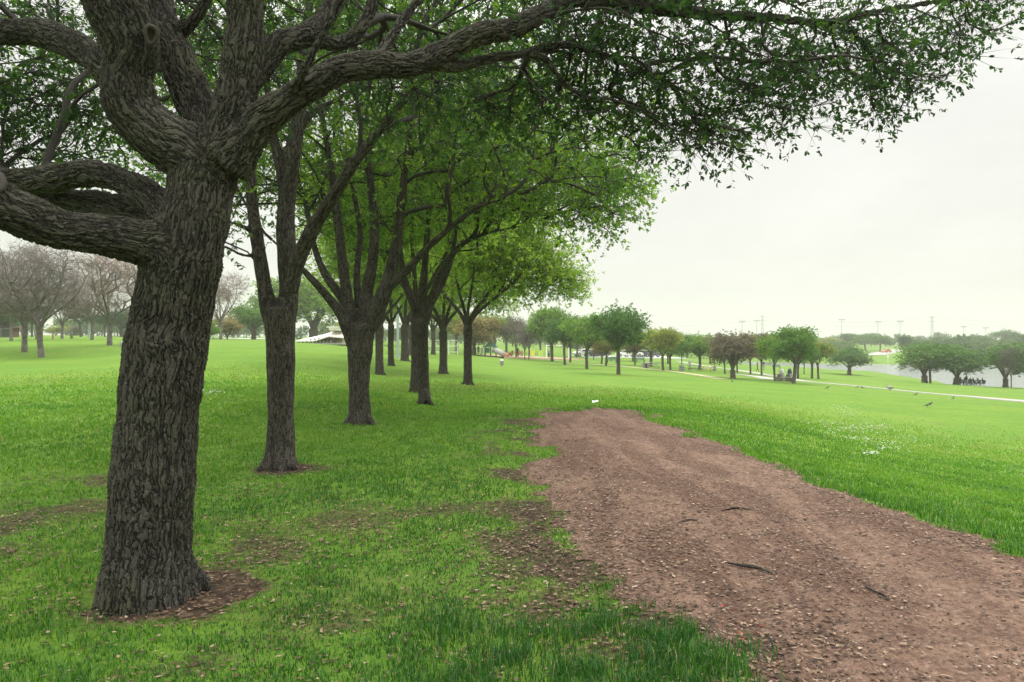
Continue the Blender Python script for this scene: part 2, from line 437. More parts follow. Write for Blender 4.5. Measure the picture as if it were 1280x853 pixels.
m_blade, nt = new_mat('grass_blade'); k = N(nt)
t = k.attr('tint').outputs['Fac']
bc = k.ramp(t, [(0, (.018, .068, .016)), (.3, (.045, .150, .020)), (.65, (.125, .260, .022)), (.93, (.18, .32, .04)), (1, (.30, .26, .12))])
d = k.n('ShaderNodeBsdfDiffuse', {'Color': bc}).outputs[0]
tr = k.n('ShaderNodeBsdfTranslucent', {'Color': k.mix(1.0, bc, (1.2, 1.3, .6, 1), 'MULTIPLY')}).outputs[0]
s = k.n('ShaderNodeMixShader', {0: .38, 1: d, 2: tr}).outputs[0]
gl = k.n('ShaderNodeBsdfGlossy', {'Color': (.8, .9, .8, 1), 'Roughness': .45}).outputs[0]
k.out(k.n('ShaderNodeMixShader', {0: .03, 1: s, 2: gl}).outputs[0])

def blades(x, y, z, r, h, w, tint):
    n = len(x); a = rng.random(n) * 2 * PI; lean = rng.random(n) * .75 + .12; la = rng.random(n) * 2 * PI
    bx, by = np.cos(a) * w / 2, np.sin(a) * w / 2
    lx, ly = np.cos(la) * lean * h, np.sin(la) * lean * h
    V = np.empty((n, 5, 3))
    V[:, 0] = np.stack([x - bx, y - by, z - .01], 1); V[:, 1] = np.stack([x + bx, y + by, z - .01], 1)
    mx, my, mz = x + lx * .3, y + ly * .3, z + h * .58
    V[:, 2] = np.stack([mx + bx * .8, my + by * .8, mz], 1); V[:, 3] = np.stack([mx - bx * .8, my - by * .8, mz], 1)
    V[:, 4] = np.stack([x + lx, y + ly, z + h * (1 - .35 * lean)], 1)
    i = np.arange(n)[:, None] * 5
    return V.reshape(-1, 3), i + np.array([[0, 1, 2, 3]]), i + np.array([[3, 2, 4]]), np.repeat(tint, 5)

NB = 620000
x, y, r = scatter_polar(NB, 2.2, 46, math.radians(44), 1.72)
# tuft them a little
tj = fbm(x * 6, y * 6, 71, 2)
pb = bare(x, y)
n_ = fbm(x * 1.1, y * 1.1, 55, 3)
keep = (rng.random(NB) > pb * 1.18) & (rng.random(NB) < .35 + 1.3 * sstep(.3, .7, tj)) & (path_sd(x, y) + (rng.random(NB) - .5) * .42 > -.06) & (pb < .93) & (rng.random(NB) < sstep(42, 12, r))
for c, rb in ((T1B, .36), (T2B, .24)): keep &= np.hypot(x - c[0], y - c[1]) > rb
x, y, r, n_, pb, tj = (q_[keep] for q_ in (x, y, r, n_, pb, tj))
z = H(x, y)
lush = sstep(.3, .7, n_)
h = (.024 + .062 * lush * sstep(6.0, 3.6, r) * (x < 1.5) + .012 * lush + .0022 * np.clip(r - 3, 0, 30) * .6) * (.55 + .9 * rng.random(len(x))) * (1 - .45 * np.clip(pb * 1.6, 0, 1))
rim = np.exp(-((path_sd(x, y) - .3) / .3) ** 2) * (x > 1.2); h *= 1 + .9 * rim
w = .0034 + .0011 * np.clip(r - 2, 0, 45)
w = np.minimum(w, .03)
tint = np.clip(.0 + .55 * fbm(x * .5, y * .5, 91, 3) + .25 * (fbm(x * 2.6, y * 2.6, 95, 2) - .5) + (rng.random(len(x)) - .5) * .45 + .26 * sstep(4, 12, r) + .34 * sstep(10, 34, r) - .13 * sstep(4.9, 3.6, r), .10, .97)  # blades near the camera tinted darker, foreground shade put into their colour
tint = np.where(rng.random(len(x)) < .025, 1.0, tint)
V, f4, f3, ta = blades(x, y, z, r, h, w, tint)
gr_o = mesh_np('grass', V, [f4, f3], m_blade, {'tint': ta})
tag(gr_o, 'short bright green grass covering the lawn beside the dirt trail', 'grass', kind='stuff')

# leaf litter (folded little leaves) and wood chips on the trail
m_lit, nt = new_mat('dead_leaves'); k = N(nt)
t = k.attr('tint').outputs['Fac']
lc = k.ramp(t, [(0, (.035, .022, .015)), (.35, (.095, .055, .033)), (.7, (.19, .125, .08)), (.93, (.33, .25, .18)), (1, (.30, .045, .03))])
k.out(k.pbsdf(lc, .75, .25))
def flakes(x, y, z, L, W, tint, curl=.35, up=.35):
    n = len(x); a = rng.random(n) * 2 * PI
    t = np.stack([np.cos(a), np.sin(a), (rng.random(n) - .5) * up], 1); t /= np.linalg.norm(t, axis=1)[:, None]
    s = np.stack([-np.sin(a), np.cos(a), (rng.random(n) - .5) * up], 1)
    up_ = np.cross(t, s)
    c = np.stack([x, y, z], 1)
    L = L[:, None]; W = W[:, None]; cu = (curl * (rng.random(n) - .3))[:, None] * W
    V = np.stack([c - t * L / 2, c - t * L * .1 - s * W / 2 + up_ * cu, c + t * L / 2 + up_ * cu * .8, c - t * L * .1 + s * W / 2 + up_ * cu], 1)
    i = np.arange(n)[:, None] * 4
    return V.reshape(-1, 3), i + np.array([[0, 1, 2]]), i + np.array([[0, 2, 3]]), np.repeat(tint, 4)
NL = 150000
x, y, r = scatter_polar(NL, 2.2, 22, math.radians(46), 1.5)
pb = bare(x, y); sd = path_sd(x, y)
edge = np.exp(-((sd + .1) / .5) ** 2)
under = (x < 2.6)
mid = sstep(-.5, -1.3, sd)
pr = np.clip((.10 + .26 * np.exp(-((y - 6.4) / 2.0) ** 2)) * under + .95 * pb * (sd > -.3) + .95 * edge * (pb > .12) + .05 * mid * (fbm(x * .8, y * .8, 13) > .5) + .025 * mid, 0, 1)
pr *= .4 + .9 * sstep(.35, .65, fbm(x * 2.3, y * 2.3, 17))
kp = rng.random(NL) < pr; x, y, r = x[kp], y[kp], r[kp]
z = H(x, y) + .007 + rng.random(len(x)) * .012
L = (.013 + .027 * rng.random(len(x)) ** 1.4) * (1 + .03 * r); W = L * (.4 + .25 * rng.random(len(x)))
tt = np.clip(rng.random(len(x)) ** 1.5 * .94, 0, .95)
_c = G(905, 785); nearred = np.hypot(x - _c[0], y - _c[1]) < .38
tt = np.where(nearred & (rng.random(len(x)) < .02), 1.0, tt)
V, fa, fb, ta = flakes(x, y, z, L, W, tt)
o = mesh_np('leaf_litter', V, [fa, fb], m_lit, {'tint': ta})
tag(o, 'dry brown and tan fallen leaves strewn over the bare soil', 'leaf litter', kind='stuff')
m_chip, nt = new_mat('wood_chips'); k = N(nt)
t = k.attr('tint').outputs['Fac']
lc = k.ramp(t, [(0, (.025, .017, .014)), (.4, (.085, .052, .038)), (.8, (.19, .125, .095)), (1, (.38, .31, .25))])
k.out(k.pbsdf(lc, .9, .1))
NC = 150000
x, y, r = scatter_polar(NC, 2.2, 18, math.radians(46), 1.55)
sd = path_sd(x, y)
kp = (sd < .15) & (rng.random(NC) < .25 + .75 * sstep(.4, .62, fbm(x * 1.9, y * .8, 19))); x, y, r = x[kp], y[kp], r[kp]
z = H(x, y) + .006 + rng.random(len(x)) * .006
L = (.005 + .015 * rng.random(len(x)) ** 2.0) * (1 + .06 * r); W = L * (.3 + .4 * rng.random(len(x)))
V, fa, fb, ta = flakes(x, y, z, L, W, rng.random(len(x)) ** 1.3, .3, .5)
o = mesh_np('wood_chips', V, [fa, fb], m_chip, {'tint': ta})
tag(o, 'small reddish wood chips and gravel loose on the dirt trail', 'wood chips', kind='stuff')

# daisies on the slope, two patches
def flowers(name, spots, label, n, size):
    V = []; Fc = []
    mbx = MB()
    r_ = random.Random(3)
    for i in range(n):
        (px, py, sx, sy) = spots[r_.randrange(len(spots))]
        p = G(px + r_.gauss(0, sx * 2.3), py + r_.gauss(0, sy * 1.9)); s = size * r_.uniform(.6, 1.3); hgt = .07
        c = p + np.array([0, 0, hgt]); a0 = r_.random() * 6
        vs = [c + [0, 0, .006]] + [c + [math.cos(a0 + j * PI / 3) * s, math.sin(a0 + j * PI / 3) * s, r_.uniform(-.01, .01)] for j in range(6)]
        mbx.add(vs, [(0, 1 + j, 1 + (j + 1) % 6) for j in range(6)])
    o = mbx.build(name, m_petal); tag(o, label, 'flowers', kind='stuff')
m_petal = simple('white_petal', (.38, .41, .34), .8, var=.1)
# bands measured on the slope
flowers('white_clover', [(1043, 509, 3, 1.6), (1052, 513, 4, 1.6), (1066, 517, 4, 1.5), (1030, 532, 4, 1.4), (1048, 540, 6, 1.5), (1065, 536, 4, 1), (1092, 538, 8, 2), (1098, 535, 3, 1),
                         (1074, 551, 5, 1.3), (1105, 560, 6, 2), (1088, 570, 2.5, .8), (1115, 547, 12, 5), (1128, 555, 9, 4)], 'patch of small white clover flowers on the grassy slope right of the trail', 560, .019)
flowers('white_clover', [(256, 491, 4, .8), (266, 492, 5, .8), (272, 494, 3, .6), (290, 438, 8, .6)], 'few white clover flowers in the lawn behind the big front oak', 60, .02)

# ------------------------------------------------------------------ lake and walks
m_water, nt = new_mat('lake_water'); k = N(nt)
pos = k.n('ShaderNodeNewGeometry').outputs['Position']
wv = k.n('ShaderNodeVectorMath', {0: pos, 1: (.6, 1.6, 1)}, operation='MULTIPLY').outputs[0]
wn = k.noise(wv, 1.4, 4, .6).outputs[0]
k.out(k.pbsdf((.10, .12, .115), .16, .9, k.bump(wn, .35, .12)))
c0 = lake.mean(0); lk = c0 + (lake - c0) * 1.0
# grow the outline a little under the bank
nrm = []
L_ = len(lake); big = []
for i in range(L_):
    a = lake[i - 1]; b = lake[(i + 1) % L_]; t_ = (b - a) / np.linalg.norm(b - a); nn = np.array([t_[1], -t_[0]])
    if float(sdf_poly(lake, *(lake[i] + nn))) < 0: nn = -nn
    big.append(lake[i] + nn * 9)
mbw = MB(); mbw.add([(p[0], p[1], WATER) for p in big], [tuple(range(len(big)))])
lko = mbw.build('lake', m_water); tag(lko, kind='structure')

m_conc = simple('pale_concrete', (.29, .285, .25), .9, var=.2, scale=1.5)
def ribbon(name, pts, width, mat, lift=.05, wfun=None, seg=1.2):
    pts = np.array(pts); s = np.concatenate([[0], np.cumsum(np.linalg.norm(np.diff(pts[:, :2], axis=0), axis=1))])
    t = np.linspace(0, s[-1], max(8, int(s[-1] / seg)))
    x = np.interp(t, s, pts[:, 0]); y = np.interp(t, s, pts[:, 1])
    for _ in range(6):
        x[1:-1] = (x[:-2] + 2 * x[1:-1] + x[2:]) / 4; y[1:-1] = (y[:-2] + 2 * y[1:-1] + y[2:]) / 4
    dx = np.gradient(x); dy = np.gradient(y); l = np.hypot(dx, dy); nx, ny = -dy / l, dx / l
    w = width / 2 if wfun is None else wfun(t / t[-1]) / 2
    cols = []
    zc = H(x, y)
    for kx, dz in ((-1, -.35), (-1, 0), (0, .0), (1, 0), (1, -.35)):
        X = x + nx * w * kx; Y = y + ny * w * kx
        cols.append(np.stack([X, Y, np.maximum(H(X, Y), zc - .1) + lift + dz], 1))
    V = np.stack(cols, 1); n = len(t); i = np.arange(n * 5).reshape(n, 5)
    f = np.stack([i[:-1, :-1], i[1:, :-1], i[1:, 1:], i[:-1, 1:]], -1).reshape(-1, 4)
    o = mesh_np(name, V.reshape(-1, 3), [f], mat); tag(o, kind='structure'); return o
w1 = [G(a, b) for a, b in ((1500, 524), (1400, 514), (1280, 502.3), (1200, 495), (1112, 487), (1060, 481.7), (1010, 478), (975, 472), (948, 467.2), (922, 463), (890, 459), (866, 455.6), (850, 452.3))]
ribbon('concrete_path', w1, 1.9, m_conc, .06)
w2 = [G(a, b) for a, b in ((968, 475.3), (950, 471.5), (932, 469.2), (915, 467.8))]
ribbon('concrete_path', w2, 2.2, m_conc, .055)
m_worn = simple('worn_gravel', (.30, .29, .15), .95, var=.25, scale=1.2)
w3 = [G(a, b) for a, b in ((905, 474.5), (870, 468.5), (845, 465), (810, 461.5), (780, 458.5), (740, 455.5), (700, 452.5))]
ribbon('worn_footpath', w3, 1.8, m_worn, .03)
w4 = [G(a, b) for a, b in ((1088, 444.5), (1098, 443), (1108, 440.8), (1118, 438.6), (1126, 437.2))]
ribbon('far_road', w4, 9.0, m_conc, .12, seg=4)
m_road = simple('pale_road', (.42, .42, .42), .9, var=.08, scale=.3)
w5 = [G(a, b) for a, b in ((256, 423.4), (270, 423.4), (320, 423.6), (352, 423.9), (372, 424.4))]
ribbon('parking_road', w5, 6.0, m_road, .1, seg=4)
w6 = [G(a, b) for a, b in ((720, 446.0), (760, 446.6), (800, 447.0), (840, 447.2))]
ribbon('parking_road', w6, 7.0, m_road, .1, seg=4)
m_mulch = simple('playground_mulch', (.34, .24, .16), .95, var=.2, scale=2)
w7 = [G(a, b) for a, b in ((604, 445.2), (640, 446.6), (690, 448.0), (712, 448.6))]
ribbon('playground_surface', w7, 9.0, m_mulch, .07, seg=2)
# ------------------------------------------------------------------ tree machinery
def frames(pts):
    t = np.gradient(pts, axis=0) if len(pts) > 1 else np.array([[0, 0, 1.]])
    t /= np.linalg.norm(t, axis=1)[:, None] + 1e-12
    ch = pts[-1] - pts[0]; ch = ch / (np.linalg.norm(ch) + 1e-12)
    ref = np.eye(3)[np.argmin(np.abs(ch))]
    n = np.cross(t, ref); n /= np.linalg.norm(n, axis=1)[:, None] + 1e-9
    return t, n, np.cross(t, n)
def tube_np(pts, rad, sides, s0=0.0):
    t, n, b = frames(pts)
    a = np.arange(sides) * 2 * PI / sides; ca, sa = np.cos(a), np.sin(a)
    V = pts[:, None] + rad[:, None, None] * (n[:, None] * ca[None, :, None] + b[:, None] * sa[None, :, None])
    s = s0 + np.concatenate([[0], np.cumsum(np.linalg.norm(np.diff(pts, axis=0), axis=1))])
    bk = np.stack([rad[:, None] * ca, rad[:, None] * sa, np.repeat(s[:, None], sides, 1)], -1)
    i = np.arange(len(pts) * sides).reshape(len(pts), sides)
    f = np.stack([i[:-1], np.roll(i[:-1], -1, 1), np.roll(i[1:], -1, 1), i[1:]], -1).reshape(-1, 4)
    return V.reshape(-1, 3), f, bk.reshape(-1, 3)
def smooth_path(pts, rad, step):
    """Catmull-Rom resample"""
    pts = np.array(pts, float); rad = np.array(rad, float)
    q = np.concatenate([[2 * pts[0] - pts[1]], pts, [2 * pts[-1] - pts[-2]]])
    out = []; ro = []
    for i in range(len(pts) - 1):
        L = np.linalg.norm(pts[i + 1] - pts[i]); n = max(1, int(round(L / step)))
        t = (np.arange(n) / n)[:, None]
        p0, p1, p2, p3 = q[i], q[i + 1], q[i + 2], q[i + 3]
        out.append(.5 * ((2 * p1) + (-p0 + p2) * t + (2 * p0 - 5 * p1 + 4 * p2 - p3) * t ** 2 + (-p0 + 3 * p1 - 3 * p2 + p3) * t ** 3))
        ro.append(rad[i] + (rad[i + 1] - rad[i]) * t[:, 0])
    out.append(pts[-1:]); ro.append(rad[-1:])
    return np.concatenate(out), np.concatenate(ro)
def px_path(lst):
    """[(px,py,width px,depth)] -> points, radii"""
    return np.array([P(a, b, d) for a, b, w, d in lst]), np.array([w * d / (2 * F) for a, b, w, d in lst])

class Grow:
    """limbs (given polylines) plus branches grown towards attraction points"""
    def __init__(s, cap=60000):
        s.P = np.zeros((cap, 3)); s.L = np.zeros(cap); s.par = np.full(cap, -1); s.fix = np.zeros(cap); s.n = 0; s.paths = []
        s.ok = np.zeros(cap, bool); s.D = np.zeros((cap, 3))
    def limb(s, pts, rad, step=.2, okfrom=0.0):
        pts, rad = smooth_path(pts, rad, step)
        s.paths.append((pts, rad))
        if s.n == 0: par = -1; L = 0
        else:
            par = int(np.argmin(((s.P[:s.n] - pts[0]) ** 2).sum(1))); L = s.L[par]
        prev = pts[0]; seg = 0
        for i, p in enumerate(pts):
            k = s.n; dl = np.linalg.norm(p - prev); seg += dl
            s.P[k] = p; L += dl; s.L[k] = L; s.par[k] = par; s.fix[k] = rad[i]; s.ok[k] = seg >= okfrom
            s.D[k] = (p - prev) / (dl + 1e-9) if dl > 0 else (pts[1] - pts[0]) / np.linalg.norm(pts[1] - pts[0])
            par = k; prev = p; s.n += 1
    def grow(s, att, bf=.35, step=.3, wob=.06, rg=None, droop=0.0):
        rg = rg or rng
        skel = s.P[:s.n][s.ok[:s.n]]
        dd = np.array([((skel - a) ** 2).sum(1).min() for a in att])
        s.first = s.n; s.tips = []
        for ai in np.argsort(dd):
            a = att[ai]; n = s.n
            dv = a - s.P[:n]; dist = np.sqrt((dv ** 2).sum(1))
            cosang = (dv * s.D[:n]).sum(1) / (dist + 1e-6)
            cost = dist * (1.25 - .35 * cosang) + bf * s.L[:n] + (~s.ok[:n]) * 1e3
            j = int(np.argmin(cost)); d = dist[j]
            k = max(2, int(math.ceil(d / step)))
            p0 = s.P[j]; m = p0 + s.D[j] * d * .38 + rg.normal(0, wob * d, 3); m[2] += droop * d
            t = (np.arange(1, k + 1) / k)[:, None]
            pts = (1 - t) ** 2 * p0 + 2 * t * (1 - t) * m + t ** 2 * a
            par = j; L = s.L[j]; prev = p0
            for p in pts:
                q = s.n; dl = np.linalg.norm(p - prev); L += dl
                s.P[q] = p; s.L[q] = L; s.par[q] = par; s.ok[q] = True; s.D[q] = (p - prev) / (dl + 1e-9)
                par = q; prev = p; s.n += 1
            s.tips.append(s.n - 1)
    def tubes(s, rtip=.006, ex=.45, kmax=.8, only_branches=False):
        n = s.n; cnt = np.zeros(n)
        cnt[s.tips] += 1
        for i in range(n - 1, 0, -1):
            if s.par[i] >= 0: cnt[s.par[i]] += cnt[i]
        rad = rtip * np.maximum(cnt, 1) ** ex
        rad = np.where(s.fix[:n] > 0, s.fix[:n], rad)
        kids = [[] for _ in range(n)]
        for i in range(s.first, n): kids[s.par[i]].append(i)
        for i in range(s.first, n):
            rad[i] = min(rad[i], rad[s.par[i]] * (kmax if s.par[i] < s.first else 1.0))
        Vs = []; Fs = []; Bs = []; off = 0
        done = np.zeros(n, bool)
        starts = []
        for i in range(n):
            kk = kids[i]
            if i < s.first: starts += [(i, c) for c in kk]
            elif len(kk) > 1:
                kk = sorted(kk, key=lambda c: -cnt[c]); starts += [(i, c) for c in kk[1:]]
        for p, c in starts:
            ch = [p, c]; cur = c
            while kids[cur]:
                cur = max(kids[cur], key=lambda q: cnt[q]); ch.append(cur)
            pts = s.P[ch]; rr = rad[ch].copy(); rr[0] = min(rr[0], rr[1] * 1.25)
            if not kids[ch[-1]]: rr[-1] *= .55
            sides = 3 if rr[1] < .008 else 4 if rr[1] < .02 else 6 if rr[1] < .05 else 9
            V, f, b = tube_np(pts, rr, sides, s0=float(s.L[p]))
            Vs.append(V); Fs.append(f + off); Bs.append(b); off += len(V)
        return np.concatenate(Vs), np.concatenate(Fs), np.concatenate(Bs)

def in_ellipsoids(ells, n, rg, shell=.35, zmin=None, ok=None):
    """sample n points in a union of ellipsoids; weight by volume"""
    vol = np.array([e[3] * e[4] * e[5] for e in ells]); pr = vol ** .8 / (vol ** .8).sum(); out = []
    while len(out) < n:
        e = ells[rg.choice(len(ells), p=pr)]
        d = rg.normal(0, 1, 3); d /= np.linalg.norm(d)
        r = (shell + (1 - shell) * rg.random()) * rg.random() ** .2 if shell > 0 else rg.random() ** (1 / 3)
        p = np.array(e[:3]) + d * np.array(e[3:6]) * r
        if zmin is not None and p[2] < zmin(p[0], p[1]): continue
        if ok is not None and not ok(p): continue
        out.append(p)
    return np.array(out)

def foliage(tips, dirs, rg, ntw=6, nl=6, rc=.22, L=.05, wr=.42, six=False, tint0=.35, twig=True, droop=.15, tvar=.5, tint_pt=None):
    """leaf rosettes round the branch tips. returns leaf verts, faces(list), tint ; and stem mesh"""
    m = len(tips)
    c = np.repeat(tips, ntw, 0) + np.clip(rg.normal(0, rc, (m * ntw, 3)), -1.7 * rc, 1.7 * rc) * np.array([1, 1, .75]) + np.repeat(dirs, ntw, 0) * rc * .5
    td = c - np.repeat(tips, ntw, 0); td /= np.linalg.norm(td, axis=1)[:, None] + 1e-9
    stem = None
    if twig:
        a = np.repeat(tips - dirs * rc * .3, ntw, 0); w = .0022 + L * .02
        side = np.cross(td, [0, 0, 1.]); side /= np.linalg.norm(side, axis=1)[:, None] + 1e-9
        side2 = np.cross(td, side)
        V = np.stack([a + side * w, a - side * w * .5 + side2 * w * .87, a - side * w * .5 - side2 * w * .87, c], 1)
        i = np.arange(len(c))[:, None] * 4
        stem = (V.reshape(-1, 3), [i + np.array([[0, 1, 3]]), i + np.array([[1, 2, 3]]), i + np.array([[2, 0, 3]])])
    N_ = len(c) * nl
    cc = np.repeat(c, nl, 0); tdd = np.repeat(td, nl, 0)
    d = tdd * .55 + rg.normal(0, .62, (N_, 3)); d[:, 2] -= droop; d /= np.linalg.norm(d, axis=1)[:, None]
    cc = cc + tdd * (rg.random((N_, 1)) - .7) * L * 1.6
    ref = rg.normal(0, 1, (N_, 3)); ref[:, 2] += 1.1
    s = np.cross(d, ref); s /= np.linalg.norm(s, axis=1)[:, None] + 1e-9
    u = np.cross(s, d)
    ll = (L * (.6 + .7 * rg.random(N_)))[:, None]; ww = ll * wr * (.8 + .4 * rg.random((N_, 1))); fo = ww * .28
    tp = np.repeat(rg.random(len(c)), nl) * .5 + rg.random(N_) * .5
    if tint_pt is None: base = tint0
    else: base = tint0 + np.repeat(np.repeat(tint_pt, ntw), nl)
    tn = np.clip(base + tvar * (tp - .5), 0, 1)
    i = np.arange(N_)[:, None]
    if six:
        V = np.stack([cc, cc + d * ll * .35 + s * ww * .5 + u * fo, cc + d * ll * .72 + s * ww * .42 + u * fo, cc + d * ll, cc + d * ll * .72 - s * ww * .42 + u * fo, cc + d * ll * .35 - s * ww * .5 + u * fo], 1)
        fs = [i * 6 + np.array([[0, 1, 2, 3]]), i * 6 + np.array([[0, 3, 4, 5]])]; tn = np.repeat(tn, 6)
    else:
        V = np.stack([cc, cc + d * ll * .5 + s * ww * .5 + u * fo, cc + d * ll, cc + d * ll * .5 - s * ww * .5 + u * fo], 1)
        fs = [i * 4 + np.array([[0, 1, 2]]), i * 4 + np.array([[0, 2, 3]])]; tn = np.repeat(tn, 4)
    return V.reshape(-1, 3), fs, tn, stem

def join_np(items):
    """items: [(V, [faces...], bk or None)] -> V, face lists, bk"""
    Vs = []; F4 = []; F3 = []; B = []; off = 0
    for V, fl, b in items:
        Vs.append(V); B.append(b if b is not None else np.zeros_like(V) + V * [0.3, .3, 1])
        for f in fl:
            (F4 if f.shape[1] == 4 else F3).append(f + off)
        off += len(V)
    return np.concatenate(Vs), ([np.concatenate(F4)] if F4 else []) + ([np.concatenate(F3)] if F3 else []), np.concatenate(B)

m_bark1 = mat_bark('furrowed_bark', (.006, .0052, .0045), (.074, .069, .058), (56, 56, 7.0), .018, .45, true_disp=True)
m_bark = mat_bark('grey_bark', (.016, .014, .012), (.10, .09, .076), (42, 42, 8), .015, .3)
m_twig = simple('twig_bark', (.032, .027, .023), .9, var=.25, scale=4)
m_barepale = mat_bark('pale_grey_bark', (.07, .06, .055), (.22, .20, .185), (26, 26, 8), .012, .1)
m_bg = simple('far_bark', (.085, .072, .062), .9, var=.25, scale=3)
m_leaf1 = mat_leaf('oak_leaf', (.017, .046, .019), (.042, .102, .027), (.13, .20, .03), .45)
m_leaf2 = mat_leaf('elm_leaf', (.028, .072, .022), (.09, .18, .032), (.24, .33, .05), .56)
m_leaf3 = mat_leaf('lit_elm_leaf', (.05, .12, .028), (.18, .29, .045), (.35, .44, .09), .6)  # brighter copy of the elm leaf, its extra skylight put into the colour
m_leafbg = mat_leaf('park_tree_leaf', (.1, .1, .1), (.1, .1, .1), (.1, .1, .1), .35, objcol=True)

def root_flare(mb_items, base, r, n, rg, length=.45, ang0=0.0):
    """low buttress roots running out of a trunk foot"""
    for i in range(n):
        a = ang0 + 2 * PI * i / n + rg.uniform(-.3, .3); L = length * rg.uniform(.6, 1.25)
        d = np.array([math.cos(a), math.sin(a), 0])
        z0 = base[2]
        pts = [base + d * r * .15 + [0, 0, .42], base + d * r * .62 + [0, 0, .18], base + d * (r + L * .35) + [0, 0, .02], base + d * (r + L) + [0, 0, -.10]]
        rr = [r * .45, r * .38, r * .22, r * .09]
        p, q = smooth_path(pts, rr, .06); mb_items.append((p, q))

def remesh_limbs(items, root_items, voxel, its_, sides=20):
    """one continuous skin over trunk, limbs and roots, with bark coordinates that follow the nearest limb"""
    mbt = []
    for p, r in items + root_items:
        v_, f_, _ = tube_np(p, r, sides); nn = len(v_)
        v_ = np.vstack([v_, v_[:sides].mean(0), v_[-sides:].mean(0)])
        cap = [np.array([[nn, (i + 1) % sides, i] for i in range(sides)]), np.array([[nn + 1, nn - sides + i, nn - sides + (i + 1) % sides] for i in range(sides)])]
        mbt.append((v_, [f_] + cap, None))
    tv, tf, _ = join_np(mbt)
    tmp = mesh_np('tmp_trunk', tv, tf)
    md = tmp.modifiers.new('r', 'REMESH'); md.mode = 'VOXEL'; md.voxel_size = voxel
    md2 = tmp.modifiers.new('s', 'SMOOTH'); md2.factor = .5; md2.iterations = its_
    ev = tmp.evaluated_get(bpy.context.evaluated_depsgraph_get()); me = ev.to_mesh()
    nv = len(me.vertices); rv = np.empty(nv * 3, np.float32); me.vertices.foreach_get('co', rv); rv = rv.reshape(-1, 3)
    npoly = len(me.polygons); lt = np.empty(npoly, np.int32); me.polygons.foreach_get('loop_total', lt)
    lv = np.empty(len(me.loops), np.int32); me.loops.foreach_get('vertex_index', lv)
    ls = np.empty(npoly, np.int32); me.polygons.foreach_get('loop_start', ls)
    quads = lv[(ls[lt == 4][:, None] + np.arange(4))]; tris = lv[(ls[lt == 3][:, None] + np.arange(3))]
    ev.to_mesh_clear(); bpy.data.objects.remove(tmp)
    C_, Rn, T_, N_b, B_b, S_ = [], [], [], [], [], []
    for p, r in items:
        t_, n_b, b_b = frames(p); n_b = n_b.copy()
        for i in range(1, len(p)):
            v_ = n_b[i - 1] - t_[i] * (n_b[i - 1] @ t_[i]); n_b[i] = v_ / np.linalg.norm(v_)
        b_b = np.cross(t_, n_b)
        s_ = np.concatenate([[0], np.cumsum(np.linalg.norm(np.diff(p, axis=0), axis=1))]) + 1.7 * len(C_)
        C_.append(p); Rn.append(r); T_.append(t_); N_b.append(n_b); B_b.append(b_b); S_.append(s_)
    C_ = np.concatenate(C_); Rn = np.concatenate(Rn); T_ = np.concatenate(T_); N_b = np.concatenate(N_b); B_b = np.concatenate(B_b); S_ = np.concatenate(S_)
    bk = np.empty((nv, 3))
    for i in range(0, nv, 8000):
        q_ = rv[i:i + 8000]
        dd = np.sqrt(((q_[:, None] - C_) ** 2).sum(-1)) - Rn
        j = dd.argmin(1); e = q_ - C_[j]
        bk[i:i + 8000] = np.stack([(e * N_b[j]).sum(1), (e * B_b[j]).sum(1), S_[j] + (e * T_[j]).sum(1)], 1)
    print('trunk verts', nv)
    return rv, quads, tris, bk

# ================================================================== the big front oak
rg1 = np.random.default_rng(101)
g1 = Grow()
trunk1 = [(181, 750, 120, 4.5), (182, 735, 113, 4.5), (185, 710, 103, 4.52), (187, 680, 101, 4.53), (191, 600, 96, 4.55), (200, 500, 95, 4.55), (210, 420, 95, 4.55), (223, 350, 94, 4.55),
          (235, 300, 86, 4.55), (247, 260, 80, 4.56), (253, 225, 80, 4.58), (262, 195, 74, 4.6)]
LA = [(228, 335, 62, 4.52), (205, 312, 62, 4.47), (170, 302, 54, 4.4), (130, 294, 50, 4.33), (80, 288, 52, 4.22), (35, 272, 54, 4.12), (0, 256, 55, 4.05), (-60, 225, 54, 3.95), (-140, 180, 50, 3.85), (-250, 110, 42, 3.7), (-380, 20, 30, 3.6)]
LB = [(225, 285, 42, 4.66), (190, 250, 40, 4.72), (152, 226, 33, 4.8), (112, 217, 32, 4.88), (60, 224, 32, 4.95), (0, 224, 30, 5.0), (-70, 200, 26, 5.1), (-160, 170, 20, 5.2), (-260, 130, 12, 5.3)]
LC = [(215, 290, 40, 4.8), (170, 268, 36, 4.95), (120, 256, 33, 5.05), (60, 246, 30, 5.2), (0, 230, 26, 5.3), (-70, 215, 22, 5.5), (-180, 205, 14, 5.8)]
LD = [(262, 212, 66, 4.58), (235, 192, 66, 4.56), (195, 168, 64, 4.54), (165, 135, 60, 4.52), (158, 95, 64, 4.5), (165, 60, 66, 4.48), (148, 15, 72, 4.45), (125, -40, 62, 4.4), (110, -120, 50, 4.3), (70, -230, 38, 4.2), (60, -380, 24, 4.1)]
LE = [(165, 110, 44, 4.55), (132, 84, 38, 4.65), (100, 61, 35, 4.8), (50, 41, 33, 5.0), (0, 40, 32, 5.15), (-60, 25, 28, 5.3), (-150, -20, 22, 5.5), (-260, -90, 12, 5.8)]
LF = [(272, 195, 56, 4.66), (256, 162, 50, 4.72), (240, 120, 46, 4.78), (224, 80, 42, 4.82), (205, 35, 42, 4.88), (190, -10, 44, 4.95), (180, -90, 36, 5.1), (200, -200, 26, 5.3), (220, -330, 16, 5.5)]
LF2 = [(212, 40, 20, 4.85), (232, 34, 14, 4.83), (248, 18, 13, 4.8), (260, -6, 13, 4.78), (285, -70, 10, 4.7), (330, -160, 7, 4.6)]
